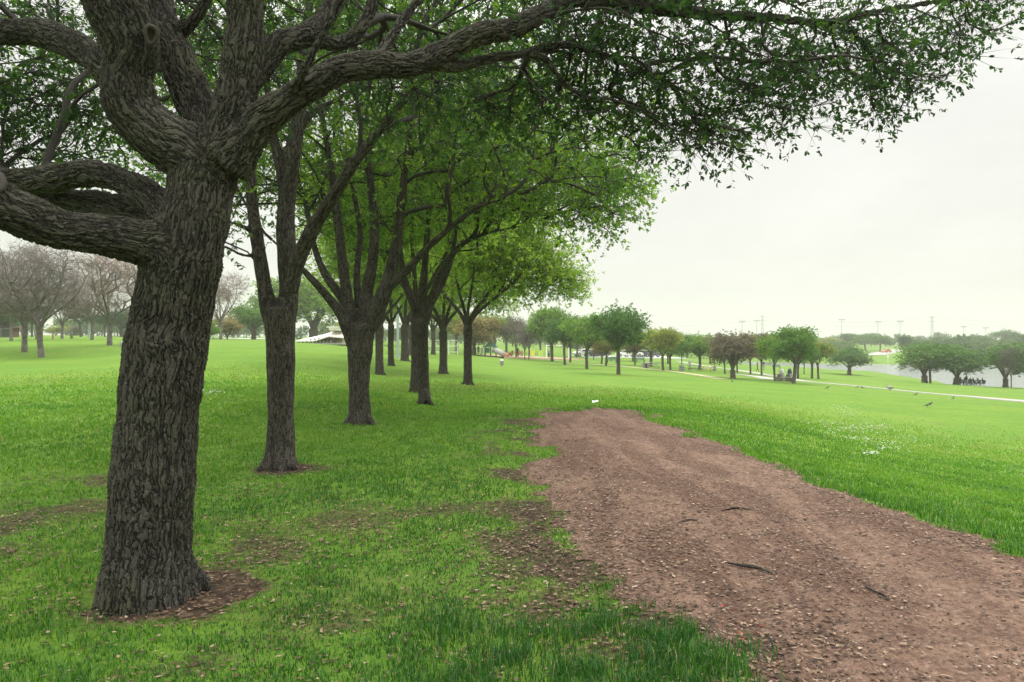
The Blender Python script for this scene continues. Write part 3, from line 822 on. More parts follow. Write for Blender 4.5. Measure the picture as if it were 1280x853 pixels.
LG = [(272, 205, 56, 4.58), (290, 145, 50, 4.58), (301, 90, 47, 4.58), (306, 40, 46, 4.56), (306, -5, 46, 4.55), (300, -80, 40, 4.5), (320, -190, 30, 4.45), (350, -320, 18, 4.4)]
LH = [(305, 100, 34, 4.62), (328, 82, 30, 4.7), (348, 56, 28, 4.8), (385, 43, 27, 4.95), (408, 20, 25, 5.1), (425, -15, 24, 5.2), (450, -80, 18, 5.4), (500, -170, 11, 5.6)]
LH2 = [(385, 44, 22, 4.95), (425, 55, 16, 5.15), (455, 30, 15, 5.3), (470, -5, 15, 5.4), (500, -60, 12, 5.6), (560, -140, 8, 5.9)]
LI = [(282, 205, 52, 4.56), (306, 176, 46, 4.54), (328, 150, 42, 4.52), (358, 128, 39, 4.5), (392, 106, 36, 4.5), (430, 86, 33, 4.52), (475, 81, 31, 4.58), (520, 80, 30, 4.65), (556, 62, 28, 4.75), (600, 42, 26, 4.85), (640, 36, 26, 4.95),
      (692, 10, 23, 5.1), (726, -2, 21, 5.2), (790, 6, 18, 5.4), (850, 14, 16, 5.6), (900, 19, 13, 5.75), (960, 22, 11, 5.95), (1030, 28, 9, 6.15), (1110, 12, 7, 6.35), (1190, 0, 5, 6.6)]
LJ = [(535, 79, 16, 4.7), (573, 82, 14, 4.85), (620, 72, 11, 5.0), (655, 68, 11, 5.1), (690, 58, 10, 5.25), (726, 60, 9, 5.4), (777, 78, 7.5, 5.6), (828, 98, 6, 5.8)]
LK = [(655, 68, 8, 5.1), (684, 75, 8, 5.15), (699, 98, 7, 5.2), (728, 122, 5, 5.3)]
LM = [(726, -2, 14, 5.2), (790, -40, 12, 5.5), (880, -80, 10, 5.9), (990, -110, 8, 6.3), (1100, -130, 6, 6.8)]
LN = [(470, 80, 14, 4.6), (500, 30, 11, 4.8), (540, -20, 10, 5.0), (600, -90, 8, 5.2)]
LO = [(360, 125, 14, 4.5), (385, 80, 10, 4.3), (420, 10, 9, 4.2), (470, -80, 7, 4.1)]
limbs1 = [px_path(l) for l in (trunk1, LA, LB, LC, LD, LE, LF, LF2, LG, LH, LH2, LI, LJ, LK, LM, LN, LO)]
limbs1[0][0][0][2] = T1B[2] - .12; limbs1[0][0][1][2] = T1B[2] + .03
okf = [99, 1.6, .9, .9, 1.4, .9, 1.3, .3, 1.2, .6, .4, 1.3, .4, .2, .3, .2, .2]
for (p, r), of in zip(limbs1, okf): g1.limb(p, r, .16, of)

T1C = T1B[:2]
fringe = [(880, 120, 5.8, .58), (800, 70, 5.5, .6), (940, 110, 6, .5), (960, 50, 6, .6), (1040, 70, 6.2, .5), (1110, 70, 6.4, .42), (1165, 55, 6.6, .36), (1210, 20, 6.8, .3), (1225, -5, 6.9, .24),
          (720, 70, 5.3, .5), (1000, 110, 6.1, .34), (890, 165, 5.9, .2), (1120, 110, 6.5, .25), (850, 20, 5.7, .7), (770, 20, 5.4, .6), (1090, 20, 6.3, .6), (660, 110, 5.3, .35), (820, 150, 5.7, .25), (760, 130, 5.5, .3), (620, 130, 5.4, .3)]
f_att = []
for a, b, d, r in fringe:
    c = P(a, b, d + (.35 if a < 800 else 0)); n = int(13 + 68 * r ** 2)
    f_att.append(c + np.clip(rg1.normal(0, .55, (n, 3)), -1.25, 1.25) * r * np.array([1, 1.1, .8]))
f_att = np.concatenate(f_att)
up_ell = [(-3.2, .2, 6.6, 4.5, 3.6, 1.9), (-1.6, 5.0, 6.6, 5.4, 4.6, 2.3), (1.8, 5.6, 5.7, 3.2, 3.0, 1.3), (-5.0, 5.2, 5.4, 3.0, 3.0, 1.8)]
zlim = lambda x, y: 1.6 + max(.52 * max(y, 2.0), 2.6) - .4 + .5 * math.sin(x * 1.7 + y)
u_att = in_ellipsoids(up_ell, 840, rg1, .25, zmin=zlim)
# leaves in view behind and beside the limbs
back = []
for a, b, d, r in ((60, 20, 6.6, .7), (40, 110, 6.2, .45), (10, 140, 5.9, .4), (95, 130, 6.5, .4), (250, 60, 6.8, .6), (270, 30, 6.2, .5), (120, -20, 6.4, .8), (360, 10, 6.6, .6), (450, 20, 6.6, .6), (540, 20, 6.4, .6), (640, 10, 6.2, .5), (480, 120, 6.3, .35), (560, 110, 6.2, .3), (700, -10, 6.0, .5),
                   (20, 190, 6.0, .22), (-60, 60, 5.6, .6), (-80, 150, 5.3, .5)):
    back.append(P(a, b, d) + np.clip(rg1.normal(0, .6, (int(9 + 28 * r), 3)), -1.4, 1.4) * r)
att1 = np.concatenate([f_att, u_att] + back)
g1.grow(att1, .3, .22, .07, rg1)
tips = np.array(g1.tips)
V, Fq, B = g1.tubes(.0042, .45)
fV, fF, ft, stem = foliage(g1.P[tips], g1.D[tips], rg1, ntw=9, nl=6, rc=.155, L=.042, wr=.44, six=True, tint0=.42, tvar=.75, tint_pt=rg1.normal(0, .13, len(tips)))
oak = empty('oak_tree', T1B)
def child_of(o, root):
    o.parent = root; o.matrix_parent_inverse = Matrix.Translation(-Vector(root.location)); return o
sv, sf, sb = join_np([(V, [Fq], B), (stem[0], stem[1], None)])
# trunk and limbs: union of tubes, voxel remesh, then bark coordinates from the nearest limb
items = [smooth_path(p, r, .05) for p, r in limbs1]
tr, trr = items[0]
sarc = np.concatenate([[0], np.cumsum(np.linalg.norm(np.diff(tr, axis=0), axis=1))])
trr *= 1 + .02 * np.sin(sarc * 9) + .015 * np.sin(sarc * 23 + 1)
for j in range(1, len(items)):
    p, r = items[j]; s_ = np.arange(len(p)) * .05; ph = rg1.random() * 6
    r *= 1 + .05 * np.sin(s_ * 7 + ph) + .035 * np.sin(s_ * 17 + 2 * ph)
    # collar: swell where the limb leaves its parent
    r *= 1 + .20 * np.exp(-(s_ / .16) ** 2)
root_items = []
root_flare(root_items, T1B + np.array([.03, .02, 0]), .245, 7, rg1, .17, .4)
rv, quads, tris, bk = remesh_limbs(items, root_items, .0125, 9)
o = mesh_np('trunk', rv, [quads] + ([tris] if len(tris) else []), m_bark1, {'bk': bk}, smooth=True); child_of(o, oak); trunk_o = o
o2 = mesh_np('branches', sv, sf, m_twig, {'bk': sb}, smooth=False); child_of(o2, oak)
o3 = mesh_np('crown', fV, fF, m_leaf1, {'tint': ft}); child_of(o3, oak)
tag(oak, 'large dark live oak nearest the camera with thick low spreading limbs', 'tree')
print('oak leaves', len(fV) // 6)
# pruning scars : raised ring of healed bark round a dark hollow
m_scar = simple('healed_bark_lip', (.055, .048, .04), .9, var=.3, scale=25)
m_hole = simple('dark_heartwood', (.02, .017, .014), .95, var=.3, scale=20)
def scar(px, py, d, w, h, depth_surface, tilt=0.0, face=None):
    c = P(px, py, d); to = np.array([0, 0, EYE]) - c; to /= np.linalg.norm(to)
    if face is not None: to = np.array(face, float); to /= np.linalg.norm(to)
    zz = np.array([0, 0, 1.]); sx = np.cross(zz, to); sx /= np.linalg.norm(sx); sy = np.cross(to, sx)
    c = c + to * depth_surface
    mb_ = MB(); n, m_ = 22, 8
    V = []; Fq = []
    for i in range(n):
        a = 2 * PI * i / n; rj = 1 + .08 * math.sin(3 * a + px)
        for j in range(m_):
            b = 2 * PI * j / m_; rr_ = .20 * w
            ox = (w / 2 * rj + rr_ * math.cos(b)) * math.cos(a); oy = (h / 2 * rj + rr_ * math.cos(b)) * math.sin(a)
            V.append(c + sx * ox + sy * oy + to * (rr_ * .9 * math.sin(b)))
            Fq.append((i * m_ + j, ((i + 1) % n) * m_ + j, ((i + 1) % n) * m_ + (j + 1) % m_, i * m_ + (j + 1) % m_))
    mb_.add(V, Fq); o = mb_.build('branch_scar', m_scar, None, True)
    o.parent = trunk_o; o.matrix_parent_inverse = Matrix.Identity(4)
    hm = MB(); vs = [c - to * .012] + [c + sx * w * .46 * math.cos(2 * PI * i / 16) + sy * h * .46 * math.sin(2 * PI * i / 16) - to * .002 for i in range(16)]
    hm.add(vs + [v - to * .05 for v in vs], [(0, 1 + i, 1 + (i + 1) % 16) for i in range(16)] + [(17, 18 + (i + 1) % 16, 18 + i) for i in range(16)])
    # the hollow is joined into the scar
    me2 = o.data; me2.materials.append(m_hole)
    bmx = bmesh.new(); bmx.from_mesh(me2); vv = [bmx.verts.new(v) for v in hm.v]
    for f_ in hm.f[:16]:
        ff = bmx.faces.new([vv[i] for i in f_]); ff.material_index = 1
    bmx.to_mesh(me2); bmx.free()
scar(189, 43, 4.48, .062, .095, .155)
scar(219, 57, 4.85, .055, .05, .115)
scar(3, 246, 4.07, .10, .115, .13, face=(.25, -1, .45))

# ================================================================== trees of the row
def row_tree(name, label, base, trunk, limbs, ells, n_att, seed, zlow, L, ntw=7, nl=6, rc=.25, bark=None, leaf=None, tint0=.45, extra=None, step=.3, rtip=.006, ok=None, bf=.3, slim=1.0, voxel=0):
    rg = np.random.default_rng(seed)
    g = Grow(); tp, trad = trunk; g.limb(tp, trad, .3, 99)
    for lp, lr in limbs: g.limb(lp, lr, .3, .7)
    att = in_ellipsoids(ells, n_att, rg, .35, zmin=lambda x, y: zlow + .45 * math.sin(x * 1.3 + seed) + .35 * math.sin(y * 1.9 + seed * 2), ok=ok)
    if extra is not None: att = np.concatenate([att, extra])
    g.grow(att, bf, step, .07, rg)
    tips = np.array(g.tips); V, Fq, B = g.tubes(rtip, .45)
    its = []
    for j, (p, r) in enumerate([(tp, trad)] + list(limbs)):
        p2, r2 = smooth_path(p, r, .08)
        s_ = np.arange(len(p2)) * .08; r2 = r2 * (1 + .03 * np.sin(s_ * 6 + j) + .02 * np.sin(s_ * 15 + 2 * j))
        r2 = r2 * (slim if j == 0 else slim * (1 - .30 * np.exp(-(s_ / .32) ** 2)))
        if j == 0:
            up_ = (p2[-1] - p2[-3]); up_ = up_ / np.linalg.norm(up_); R0 = r2[-1]
            p2 = np.concatenate([p2, [p2[-1] + up_ * R0 * a_ for a_ in (.35, .62, .82, .92)]]); r2 = np.concatenate([r2, [R0 * a_ for a_ in (.90, .70, .40, .02)]])
        v_, f_, b_ = tube_np(p2, r2, 20, 2.3 * j); its.append((v_, [f_], b_))
    ri = []; root_flare(ri, np.array(base), trad[1] * .85, 6, rg, .2, seed)
    for p2, r2 in ri:
        v_, f_, b_ = tube_np(p2, r2, 8); its.append((v_, [f_], b_))
    tv, tf, tb = join_np(its)
    if voxel:
        li = []
        for j, (p, r) in enumerate([(tp, trad)] + list(limbs)):
            p2, r2 = smooth_path(p, r, .07); s_ = np.arange(len(p2)) * .07
            r2 = slim * r2 * (1 + .035 * np.sin(s_ * 6 + j) + .025 * np.sin(s_ * 15 + 2 * j)); li.append((p2, np.maximum(r2, voxel * 1.1)))
        rv_, q4, q3, tb = remesh_limbs(li, ri, voxel, 7, 14); tv = rv_; tf = [q4] + ([q3] if len(q3) else [])
    pt = rg.normal(0, .12, len(tips)); lo = g.P[tips][:, 2]
    fV, fF, ft, stem = foliage(g.P[tips], g.D[tips], rg, ntw=ntw, nl=nl, rc=rc, L=L, tint0=tint0, tvar=.6, tint_pt=pt, wr=.5)
    root = empty(name, base)
    bv, bF, bb = join_np([(V, [Fq], B), (stem[0], stem[1], None)])
    child_of(mesh_np('trunk', tv, tf, bark or m_bark, {'bk': tb}, smooth=True), root)
    child_of(mesh_np('branches', bv, bF, m_twig, {'bk': bb}), root)
    child_of(mesh_np('crown', fV, fF, leaf or m_leaf2, {'tint': ft}), root)
    tag(root, label, 'tree', 'trees in the row along the lawn')
    return root
def pxs(*ls): return [px_path(l) for l in ls]
def fixbase(trunk, px, py):
    b = G(px, py); trunk[0][0][:] = [trunk[0][0][0], b[1], b[2] - .1]; return b

# second tree
tr2 = px_path([(350, 592, 44, 8.85), (350, 575, 42, 8.85), (351, 545, 37, 8.87), (351, 500, 36, 8.87), (351, 450, 37, 8.87), (350, 410, 42, 8.87), (350, 385, 42, 8.87)])
b2 = fixbase(tr2, 350, 586)
l2 = pxs([(346, 415, 26, 8.87), (337, 388, 25, 8.87), (331, 360, 21, 8.85), (323, 310, 18, 8.85), (316, 260, 16.5, 8.85), (313, 215, 15, 8.85), (309, 150, 14, 8.85), (302, 80, 12, 8.9), (290, 0, 9, 8.9)],
         [(356, 405, 28, 8.88), (361, 370, 27, 8.9), (359, 325, 26, 8.9), (357, 280, 25, 8.95), (360, 235, 24, 9.0), (367, 185, 22, 9.0), (374, 140, 18, 9.1), (380, 60, 14, 9.2), (390, -20, 10, 9.3)],
         [(357, 245, 16, 8.98), (346, 190, 14, 8.95), (338, 150, 12, 8.9), (332, 80, 9, 8.8), (325, 10, 7, 8.7)],
         [(363, 360, 24, 8.87), (374, 322, 21, 8.8), (396, 277, 20, 8.7), (419, 242, 18, 8.55), (441, 206, 16, 8.4), (467, 173, 14, 8.3), (490, 144, 12.5, 8.2), (514, 115, 11, 8.1), (545, 88, 8, 8.0), (590, 60, 6, 7.9)],
         [(323, 322, 6, 8.85), (300, 318, 5, 8.8), (285, 310, 4.5, 8.75), (268, 307, 3, 8.7)], [(316, 290, 8, 8.85), (300, 282, 6, 8.7), (285, 278, 5, 8.6), (262, 290, 3.5, 8.5)],
         [(374, 165, 10, 9.05), (392, 140, 9, 9.2), (420, 125, 7, 9.4), (450, 105, 5, 9.6)])
row_tree('cedar_elm_tree', 'dark two stemmed tree right behind the big front oak, second of the row', b2, tr2, l2,
         [(-3.3, 9.3, 6.3, 4.2, 3.6, 2.6), (-1.0, 8.8, 5.4, 2.6, 2.6, 1.7), (-6.2, 10, 4.9, 2.4, 2.4, 1.7)], 700, 7, 3.55, .068, slim=.92, rc=.24, tint0=.42, bark=m_bark, voxel=.019,
         extra=np.array([P(*a) for a in ((275, 300, 8.6), (262, 285, 8.5), (285, 250, 8.6), (290, 220, 8.8), (272, 320, 8.6), (268, 268, 8.4), (300, 200, 8.6))]))
# third tree
tr3 = px_path([(450, 536, 40, 13.5), (450, 522, 34, 13.5), (449, 495, 31, 13.5), (449, 460, 33, 13.5), (451, 430, 38, 13.5), (453, 405, 40, 13.5)])
b3 = fixbase(tr3, 450, 530)
l3 = pxs([(444, 430, 26, 13.5), (432, 400, 24, 13.45), (420, 384, 15, 13.4), (400, 360, 12, 13.3), (381, 340, 10, 13.2), (360, 318, 7, 13.0), (340, 300, 4, 12.9)],
         [(436, 404, 18, 13.5), (430, 377, 16, 13.6), (407, 344, 12, 13.7), (394, 312, 10, 13.8), (385, 270, 8, 14), (372, 220, 6, 14.2)],
         [(440, 400, 20, 13.5), (436, 380, 17, 13.5), (430, 344, 16, 13.5), (425, 300, 15, 13.5), (420, 258, 13, 13.5), (412, 200, 11, 13.5), (400, 130, 8, 13.5)],
         [(458, 405, 26, 13.5), (458, 370, 20, 13.55), (466, 325, 16, 13.6), (468, 275, 14, 13.7), (462, 220, 11, 13.8), (455, 150, 8, 13.9)],
         [(462, 410, 28, 13.5), (480, 366, 23, 13.45), (492, 325, 18, 13.4), (501, 262, 14, 13.3), (507, 205, 11, 13.2), (515, 150, 8, 13.1)],
         [(482, 362, 16, 13.45), (510, 337, 13, 13.3), (530, 314, 11, 13.1), (556, 291, 9.5, 12.9), (592, 262, 7, 12.7), (628, 249, 5, 12.5)],
         [(448, 385, 12, 13.6), (446, 340, 11, 13.9), (450, 290, 9, 14.2), (440, 230, 7, 14.5)])
row_tree('cedar_elm_tree', 'grey vase shaped tree with many stems from a low fork, third of the row', b3, tr3, l3,
         [(-2.6, 13.8, 6.4, 4.6, 3.8, 2.9), (-.1, 13.2, 5.2, 3.0, 2.8, 1.7), (-5.6, 14.5, 5.2, 2.6, 2.8, 2.2), (-3.5, 15.2, 4.6, 2.2, 2.0, 1.4), (1.7, 14.0, 4.9, 1.4, 1.5, 1.1)], 1220, 8, 3.0, .085, rc=.28, tint0=.55, bark=m_bark, slim=.84, voxel=.026)
# fourth
tr4 = px_path([(531, 512, 23, 19.4), (531, 503, 19, 19.4), (529, 470, 17, 19.4), (528, 430, 17.5, 19.4), (527, 400, 20, 19.4)])
b4 = fixbase(tr4, 531, 507)
l4 = pxs([(525, 405, 13, 19.4), (515, 378, 12, 19.4), (506, 350, 10, 19.4), (498, 300, 8, 19.5), (490, 240, 6, 19.6)],
         [(528, 400, 14, 19.4), (529, 360, 12, 19.4), (532, 320, 10, 19.3), (536, 270, 8, 19.2), (540, 210, 6, 19.2)],
         [(530, 405, 14, 19.4), (541, 370, 12, 19.3), (552, 340, 11, 19.2), (575, 308, 9, 19.0), (604, 293, 6, 18.8), (640, 285, 4, 18.6)],
         [(534, 390, 10, 19.5), (555, 350, 9, 19.8), (565, 320, 8, 20), (572, 270, 6, 20.2)])
row_tree('cedar_elm_tree', 'straight grey tree whose trunk overlaps the one behind it, fourth of the row', b4, tr4, l4,
         [(-1.3, 18.6, 6.3, 4.4, 3.4, 2.8), (1.1, 17.8, 5.1, 2.6, 2.6, 1.5), (-3.8, 19.5, 5.0, 2.4, 2.4, 2.0), (2.2, 18.0, 5.0, 1.5, 1.5, 1.2)], 1180, 9, 3.3, .10, rc=.30, tint0=.36, slim=.88, voxel=.034, leaf=m_leaf3)

def vase(base, d_hint, hf, r0, rg, crown_c, crown_r, nl=5, lean=0.0):
    b = np.array(base)
    f = b + [lean * hf, 0, hf]
    tp = np.array([b + [0, 0, -.1], b + [0, 0, .15], b + [lean * hf * .5 + rg.uniform(-.04, .04), 0, hf * .5], f])
    tr_ = np.array([r0 * 1.35, r0 * 1.12, r0 * .95, r0 * 1.05])
    ls = []
    a0 = rg.random() * 6
    for i in range(nl):
        a = a0 + 2 * PI * i / nl + rg.uniform(-.4, .4); e = rg.uniform(.25, .75)
        d = np.array([math.cos(a) * e, math.sin(a) * e, 1.0])
        top = np.array(crown_c) + np.array([math.cos(a) * e * crown_r[0], math.sin(a) * e * crown_r[1], crown_r[2] * rg.uniform(-.1, .5)])
        m1 = f + d * [.5, .5, .55]; m2 = (m1 + top) / 2 + [math.cos(a) * .35, math.sin(a) * .35, -.1]
        rr_ = r0 * rg.uniform(.42, .62)
        ls.append((np.array([f - [0, 0, .25], m1, m2, top]), np.array([rr_, rr_ * .85, rr_ * .55, rr_ * .2])))
    return (tp, tr_), ls
def auto_row(px, py, w, hf, label, seed, crown, natt, L, **kw):
    kw.setdefault('leaf', m_leaf3)
    rg = np.random.default_rng(seed); b = G(px, py); d = b[1]; r0 = w * d / F / 2
    cc = (b[0] + crown[0], b[1] + crown[1], b[2] + crown[2]); cr = crown[3:6]
    tr_, ls = vase(b, d, hf, r0, rg, cc, cr, nl=kw.pop('nlimb', 5), lean=kw.pop('lean', 0.0))
    ells = [(*cc, *cr)] + [(b[0] + e[0], b[1] + e[1], b[2] + e[2], *e[3:6]) for e in kw.pop('more', [])]
    return row_tree('cedar_elm_tree', label, b, tr_, ls, ells, natt, seed, b[2] + kw.pop('zl', 3.3), L, **kw)
auto_row(520, 491, 14, 2.6, 'leaning trunked tree half hidden behind the fourth tree of the row', 21, (-.3, 0, 6.4, 4.0, 3.6, 2.6), 700, .13, zl=3.2, tint0=.6, rc=.32)
auto_row(585, 481, 10.5, 2.3, 'slender forked tree at the right end of the row beside the open lawn', 22, (.6, 0, 5.9, 3.9, 3.6, 2.8), 1000, .125, zl=2.7, tint0=.70, rc=.30, more=[(2.4, 0, 5.0, 2.4, 2.4, 1.8), (3.8, .5, 4.3, 1.5, 1.6, 1.2)])
auto_row(554, 467.5, 10, 2.4, 'tree with a second leaning stem between the fourth and the slender forked tree', 23, (0, 0, 6.2, 4.0, 3.8, 2.8), 800, .15, zl=2.8, tint0=.74, rc=.32, more=[(2.8, 0, 5.0, 2.6, 2.6, 1.9)])
auto_row(474.5, 468.5, 10, 2.4, 'brownish trunked tree just right of the vase shaped third tree', 24, (-.5, 0, 6.2, 4.0, 3.8, 2.7), 650, .15, zl=2.9, tint0=.6, rc=.32)
auto_row(489, 457.5, 7.5, 2.5, 'thin dark tree beside the grey metal post in the row', 25, (-.2, 0, 6.4, 3.8, 3.8, 2.7), 560, .17, zl=2.9, tint0=.62, rc=.34)
auto_row(506, 451.5, 9.5, 2.6, 'thick trunked tree right of the grey metal post', 26, (0, 0, 6.6, 4.2, 4.0, 2.9), 560, .18, zl=3.0, tint0=.62, rc=.36)
auto_row(541.5, 443.5, 5.5, 2.8, 'far dark tree by the light fence, between two row trunks', 27, (.4, 0, 7.2, 4.6, 4.4, 3.2), 560, .21, zl=3.1, tint0=.66, rc=.40)
auto_row(513, 444.5, 5, 2.8, 'far tree showing just right of the thick trunked one', 28, (0, 0, 7, 4.4, 4.2, 3.2), 500, .21, zl=3.1, tint0=.62, rc=.4)
# ================================================================== park trees farther off (built once per kind, then copied)
def proto_tree(kind, seed):
    """a tree 1 unit = 1 m, about 8 m tall and 7 m wide, at the origin"""
    rg = np.random.default_rng(seed); g = Grow()
    Ht, Wd = 8.0, 3.5
    hf = {'round': 2.3, 'spread': 1.3, 'bare': 1.7, 'bush': .35, 'thin': 2.6}[kind]
    r0 = {'round': .19, 'spread': .26, 'bare': .145, 'bush': .18, 'thin': .12}[kind]
    if kind == 'bush': cc, cr = (0, 0, 4.2), (3.5, 3.5, 3.8)
    elif kind == 'spread': cc, cr = (0, 0, 4.7), (3.6, 3.6, 3.3)
    elif kind == 'bare': cc, cr = (0, 0, 4.7), (3.5, 3.5, 3.2)
    else: cc, cr = (0, 0, 5.1), (3.3, 3.3, 2.9)
    (tp, trr_), ls = vase((0, 0, 0), 0, hf, r0, rg, cc, cr, nl=7 if kind == 'bare' else 5, lean=rg.uniform(-.08, .08))
    tp = tp.copy(); tp[0][2] -= .3
    g.limb(tp, trr_, .5, 99)
    for lp, lr in ls: g.limb(lp, lr, .5, .5)
    lumps = []
    for i in range(9):
        d = rg.normal(0, 1, 3); d /= np.linalg.norm(d)
        lumps.append((cc[0] + d[0] * cr[0] * .62, cc[1] + d[1] * cr[1] * .62, cc[2] + d[2] * cr[2] * .58, cr[0] * rg.uniform(.3, .5), cr[1] * rg.uniform(.3, .5), cr[2] * rg.uniform(.3, .45)))
    nat = 720 if kind == 'bare' else 400
    if kind == 'spread':
        for lp, lr in ls: lp[1:, :2] *= .55; lp[3][2] = lp[2][2] + .8
    zl = {'round': 2.3, 'spread': 1.5, 'bare': 2.0, 'bush': .5, 'thin': 3.0}[kind]
    att = in_ellipsoids(lumps + [(*cc, cr[0] * .75, cr[1] * .75, cr[2] * .75)], nat, rg, .3, zmin=lambda x, y: zl)
    g.grow(att, .3, .5 if kind != 'bare' else .35, .09, rg)
    tips = np.array(g.tips); V, Fq, B = g.tubes(.012 if kind == 'bare' else .014, .42)
    its = []
    for j, (p, r) in enumerate([(tp, trr_)] + ls):
        p2, r2 = smooth_path(p, r, .25); v_, f_, b_ = tube_np(p2, r2, 9, 2.3 * j); its.append((v_, [f_], b_))
    tv, tf, tb = join_np(its)
    if kind == 'bare':
        # fine spray twigs
        m = 6; a = np.repeat(g.P[tips], m, 0); d = np.repeat(g.D[tips], m, 0) * .7 + rg.normal(0, .55, (len(a), 3)); d /= np.linalg.norm(d, axis=1)[:, None]
        L = rg.uniform(.35, .95, (len(a), 1)); c = a + d * L; w = .009
        s = np.cross(d, [.3, .2, 1.]); s /= np.linalg.norm(s, axis=1)[:, None]; s2 = np.cross(d, s)
        sv_ = np.stack([a + s * w, a - s * w * .5 + s2 * w * .87, a - s * w * .5 - s2 * w * .87, c], 1).reshape(-1, 3)
        i = np.arange(len(a))[:, None] * 4
        return (tv, tf, tb), (V, [Fq], B), (sv_, [i + np.array([[0, 1, 3]]), i + np.array([[1, 2, 3]]), i + np.array([[2, 0, 3]])], np.full(len(sv_), .5))
    fV, fF, ft, _ = foliage(g.P[tips], g.D[tips], rg, ntw=6, nl=5, rc=.36, L=.21, wr=.6, tint0=.5, tvar=.7, twig=False, tint_pt=rg.normal(0, .16, len(tips)))
    return (tv, tf, tb), (V, [Fq], B), (fV, fF, ft)
m_spray, nt = new_mat('bare_twigs'); k = N(nt); oc = k.n('ShaderNodeObjectInfo').outputs['Color']; k.out(k.pbsdf(oc, .9, .1))
protos = {}
for kind, seeds in (('round', (1, 2, 3, 4)), ('spread', (5, 6)), ('bare', (7, 8, 9)), ('bush', (10, 11)), ('thin', (12,))):
    for s_ in seeds:
        (tv, tf, tb), br, cr = proto_tree(kind, s_ + 40)
        bark = m_barepale if kind == 'bare' else m_bg
        meshes = []
        for nm, (v_, f_, t_), mt in (('trunk', (tv, tf, tb), bark), ('branches', br, bark if kind == 'bare' else m_bg), ('crown', cr, m_spray if kind == 'bare' else m_leafbg)):
            o = mesh_np(nm, v_, f_, mt, {'bk': t_} if t_.ndim == 2 else {'tint': t_}, smooth=nm == 'trunk')
            meshes.append(o.data); bpy.data.objects.remove(o)
        protos.setdefault(kind, []).append(meshes)
GREEN = (.10, .21, .035); LIME = (.15, .27, .034); DARK = (.032, .085, .022); YEL = (.24, .28, .055); ORA = (.25, .20, .10); PUR = (.15, .125, .115); TWIG = (.19, .165, .15); PINK = (.24, .185, .15); DEEP = (.068, .16, .034)
def park_tree(px, py, top, wpx, kind, color, label, var=0, rz=None, group=None, name=None, tw=1.0, dd=None):
    b = G(px, py) if dd is None else GD(px, dd); d = b[1]; Hh = (py - top) * d / F; Ww = wpx * d / F
    nm = name or {'bare': 'bare_tree', 'bush': 'bush', 'thin': 'young_tree'}.get(kind, 'park_tree')
    root = empty(nm, b, random.random() * 6 if rz is None else rz)
    Ww *= {'spread': 1.3, 'round': 1.15}.get(kind, 1.0); Hh *= 1.1 if kind == 'bare' else 1.0; root.scale = (Ww / 7.2, Ww / 7.2, Hh / 8.3)
    for nm2, me_ in zip(('trunk', 'branches', 'crown'), protos[kind][var % len(protos[kind])]):
        o = bpy.data.objects.new(nm2, me_); link(o, root)
        if nm2 == 'crown': o.color = (*color, 1)
        if nm2 == 'trunk' and tw != 1: o.scale = (tw, tw, 1)
    tag(root, label, 'bush' if kind == 'bush' else 'tree', group)
    return root
BG = 'leafless trees on the left lawn'
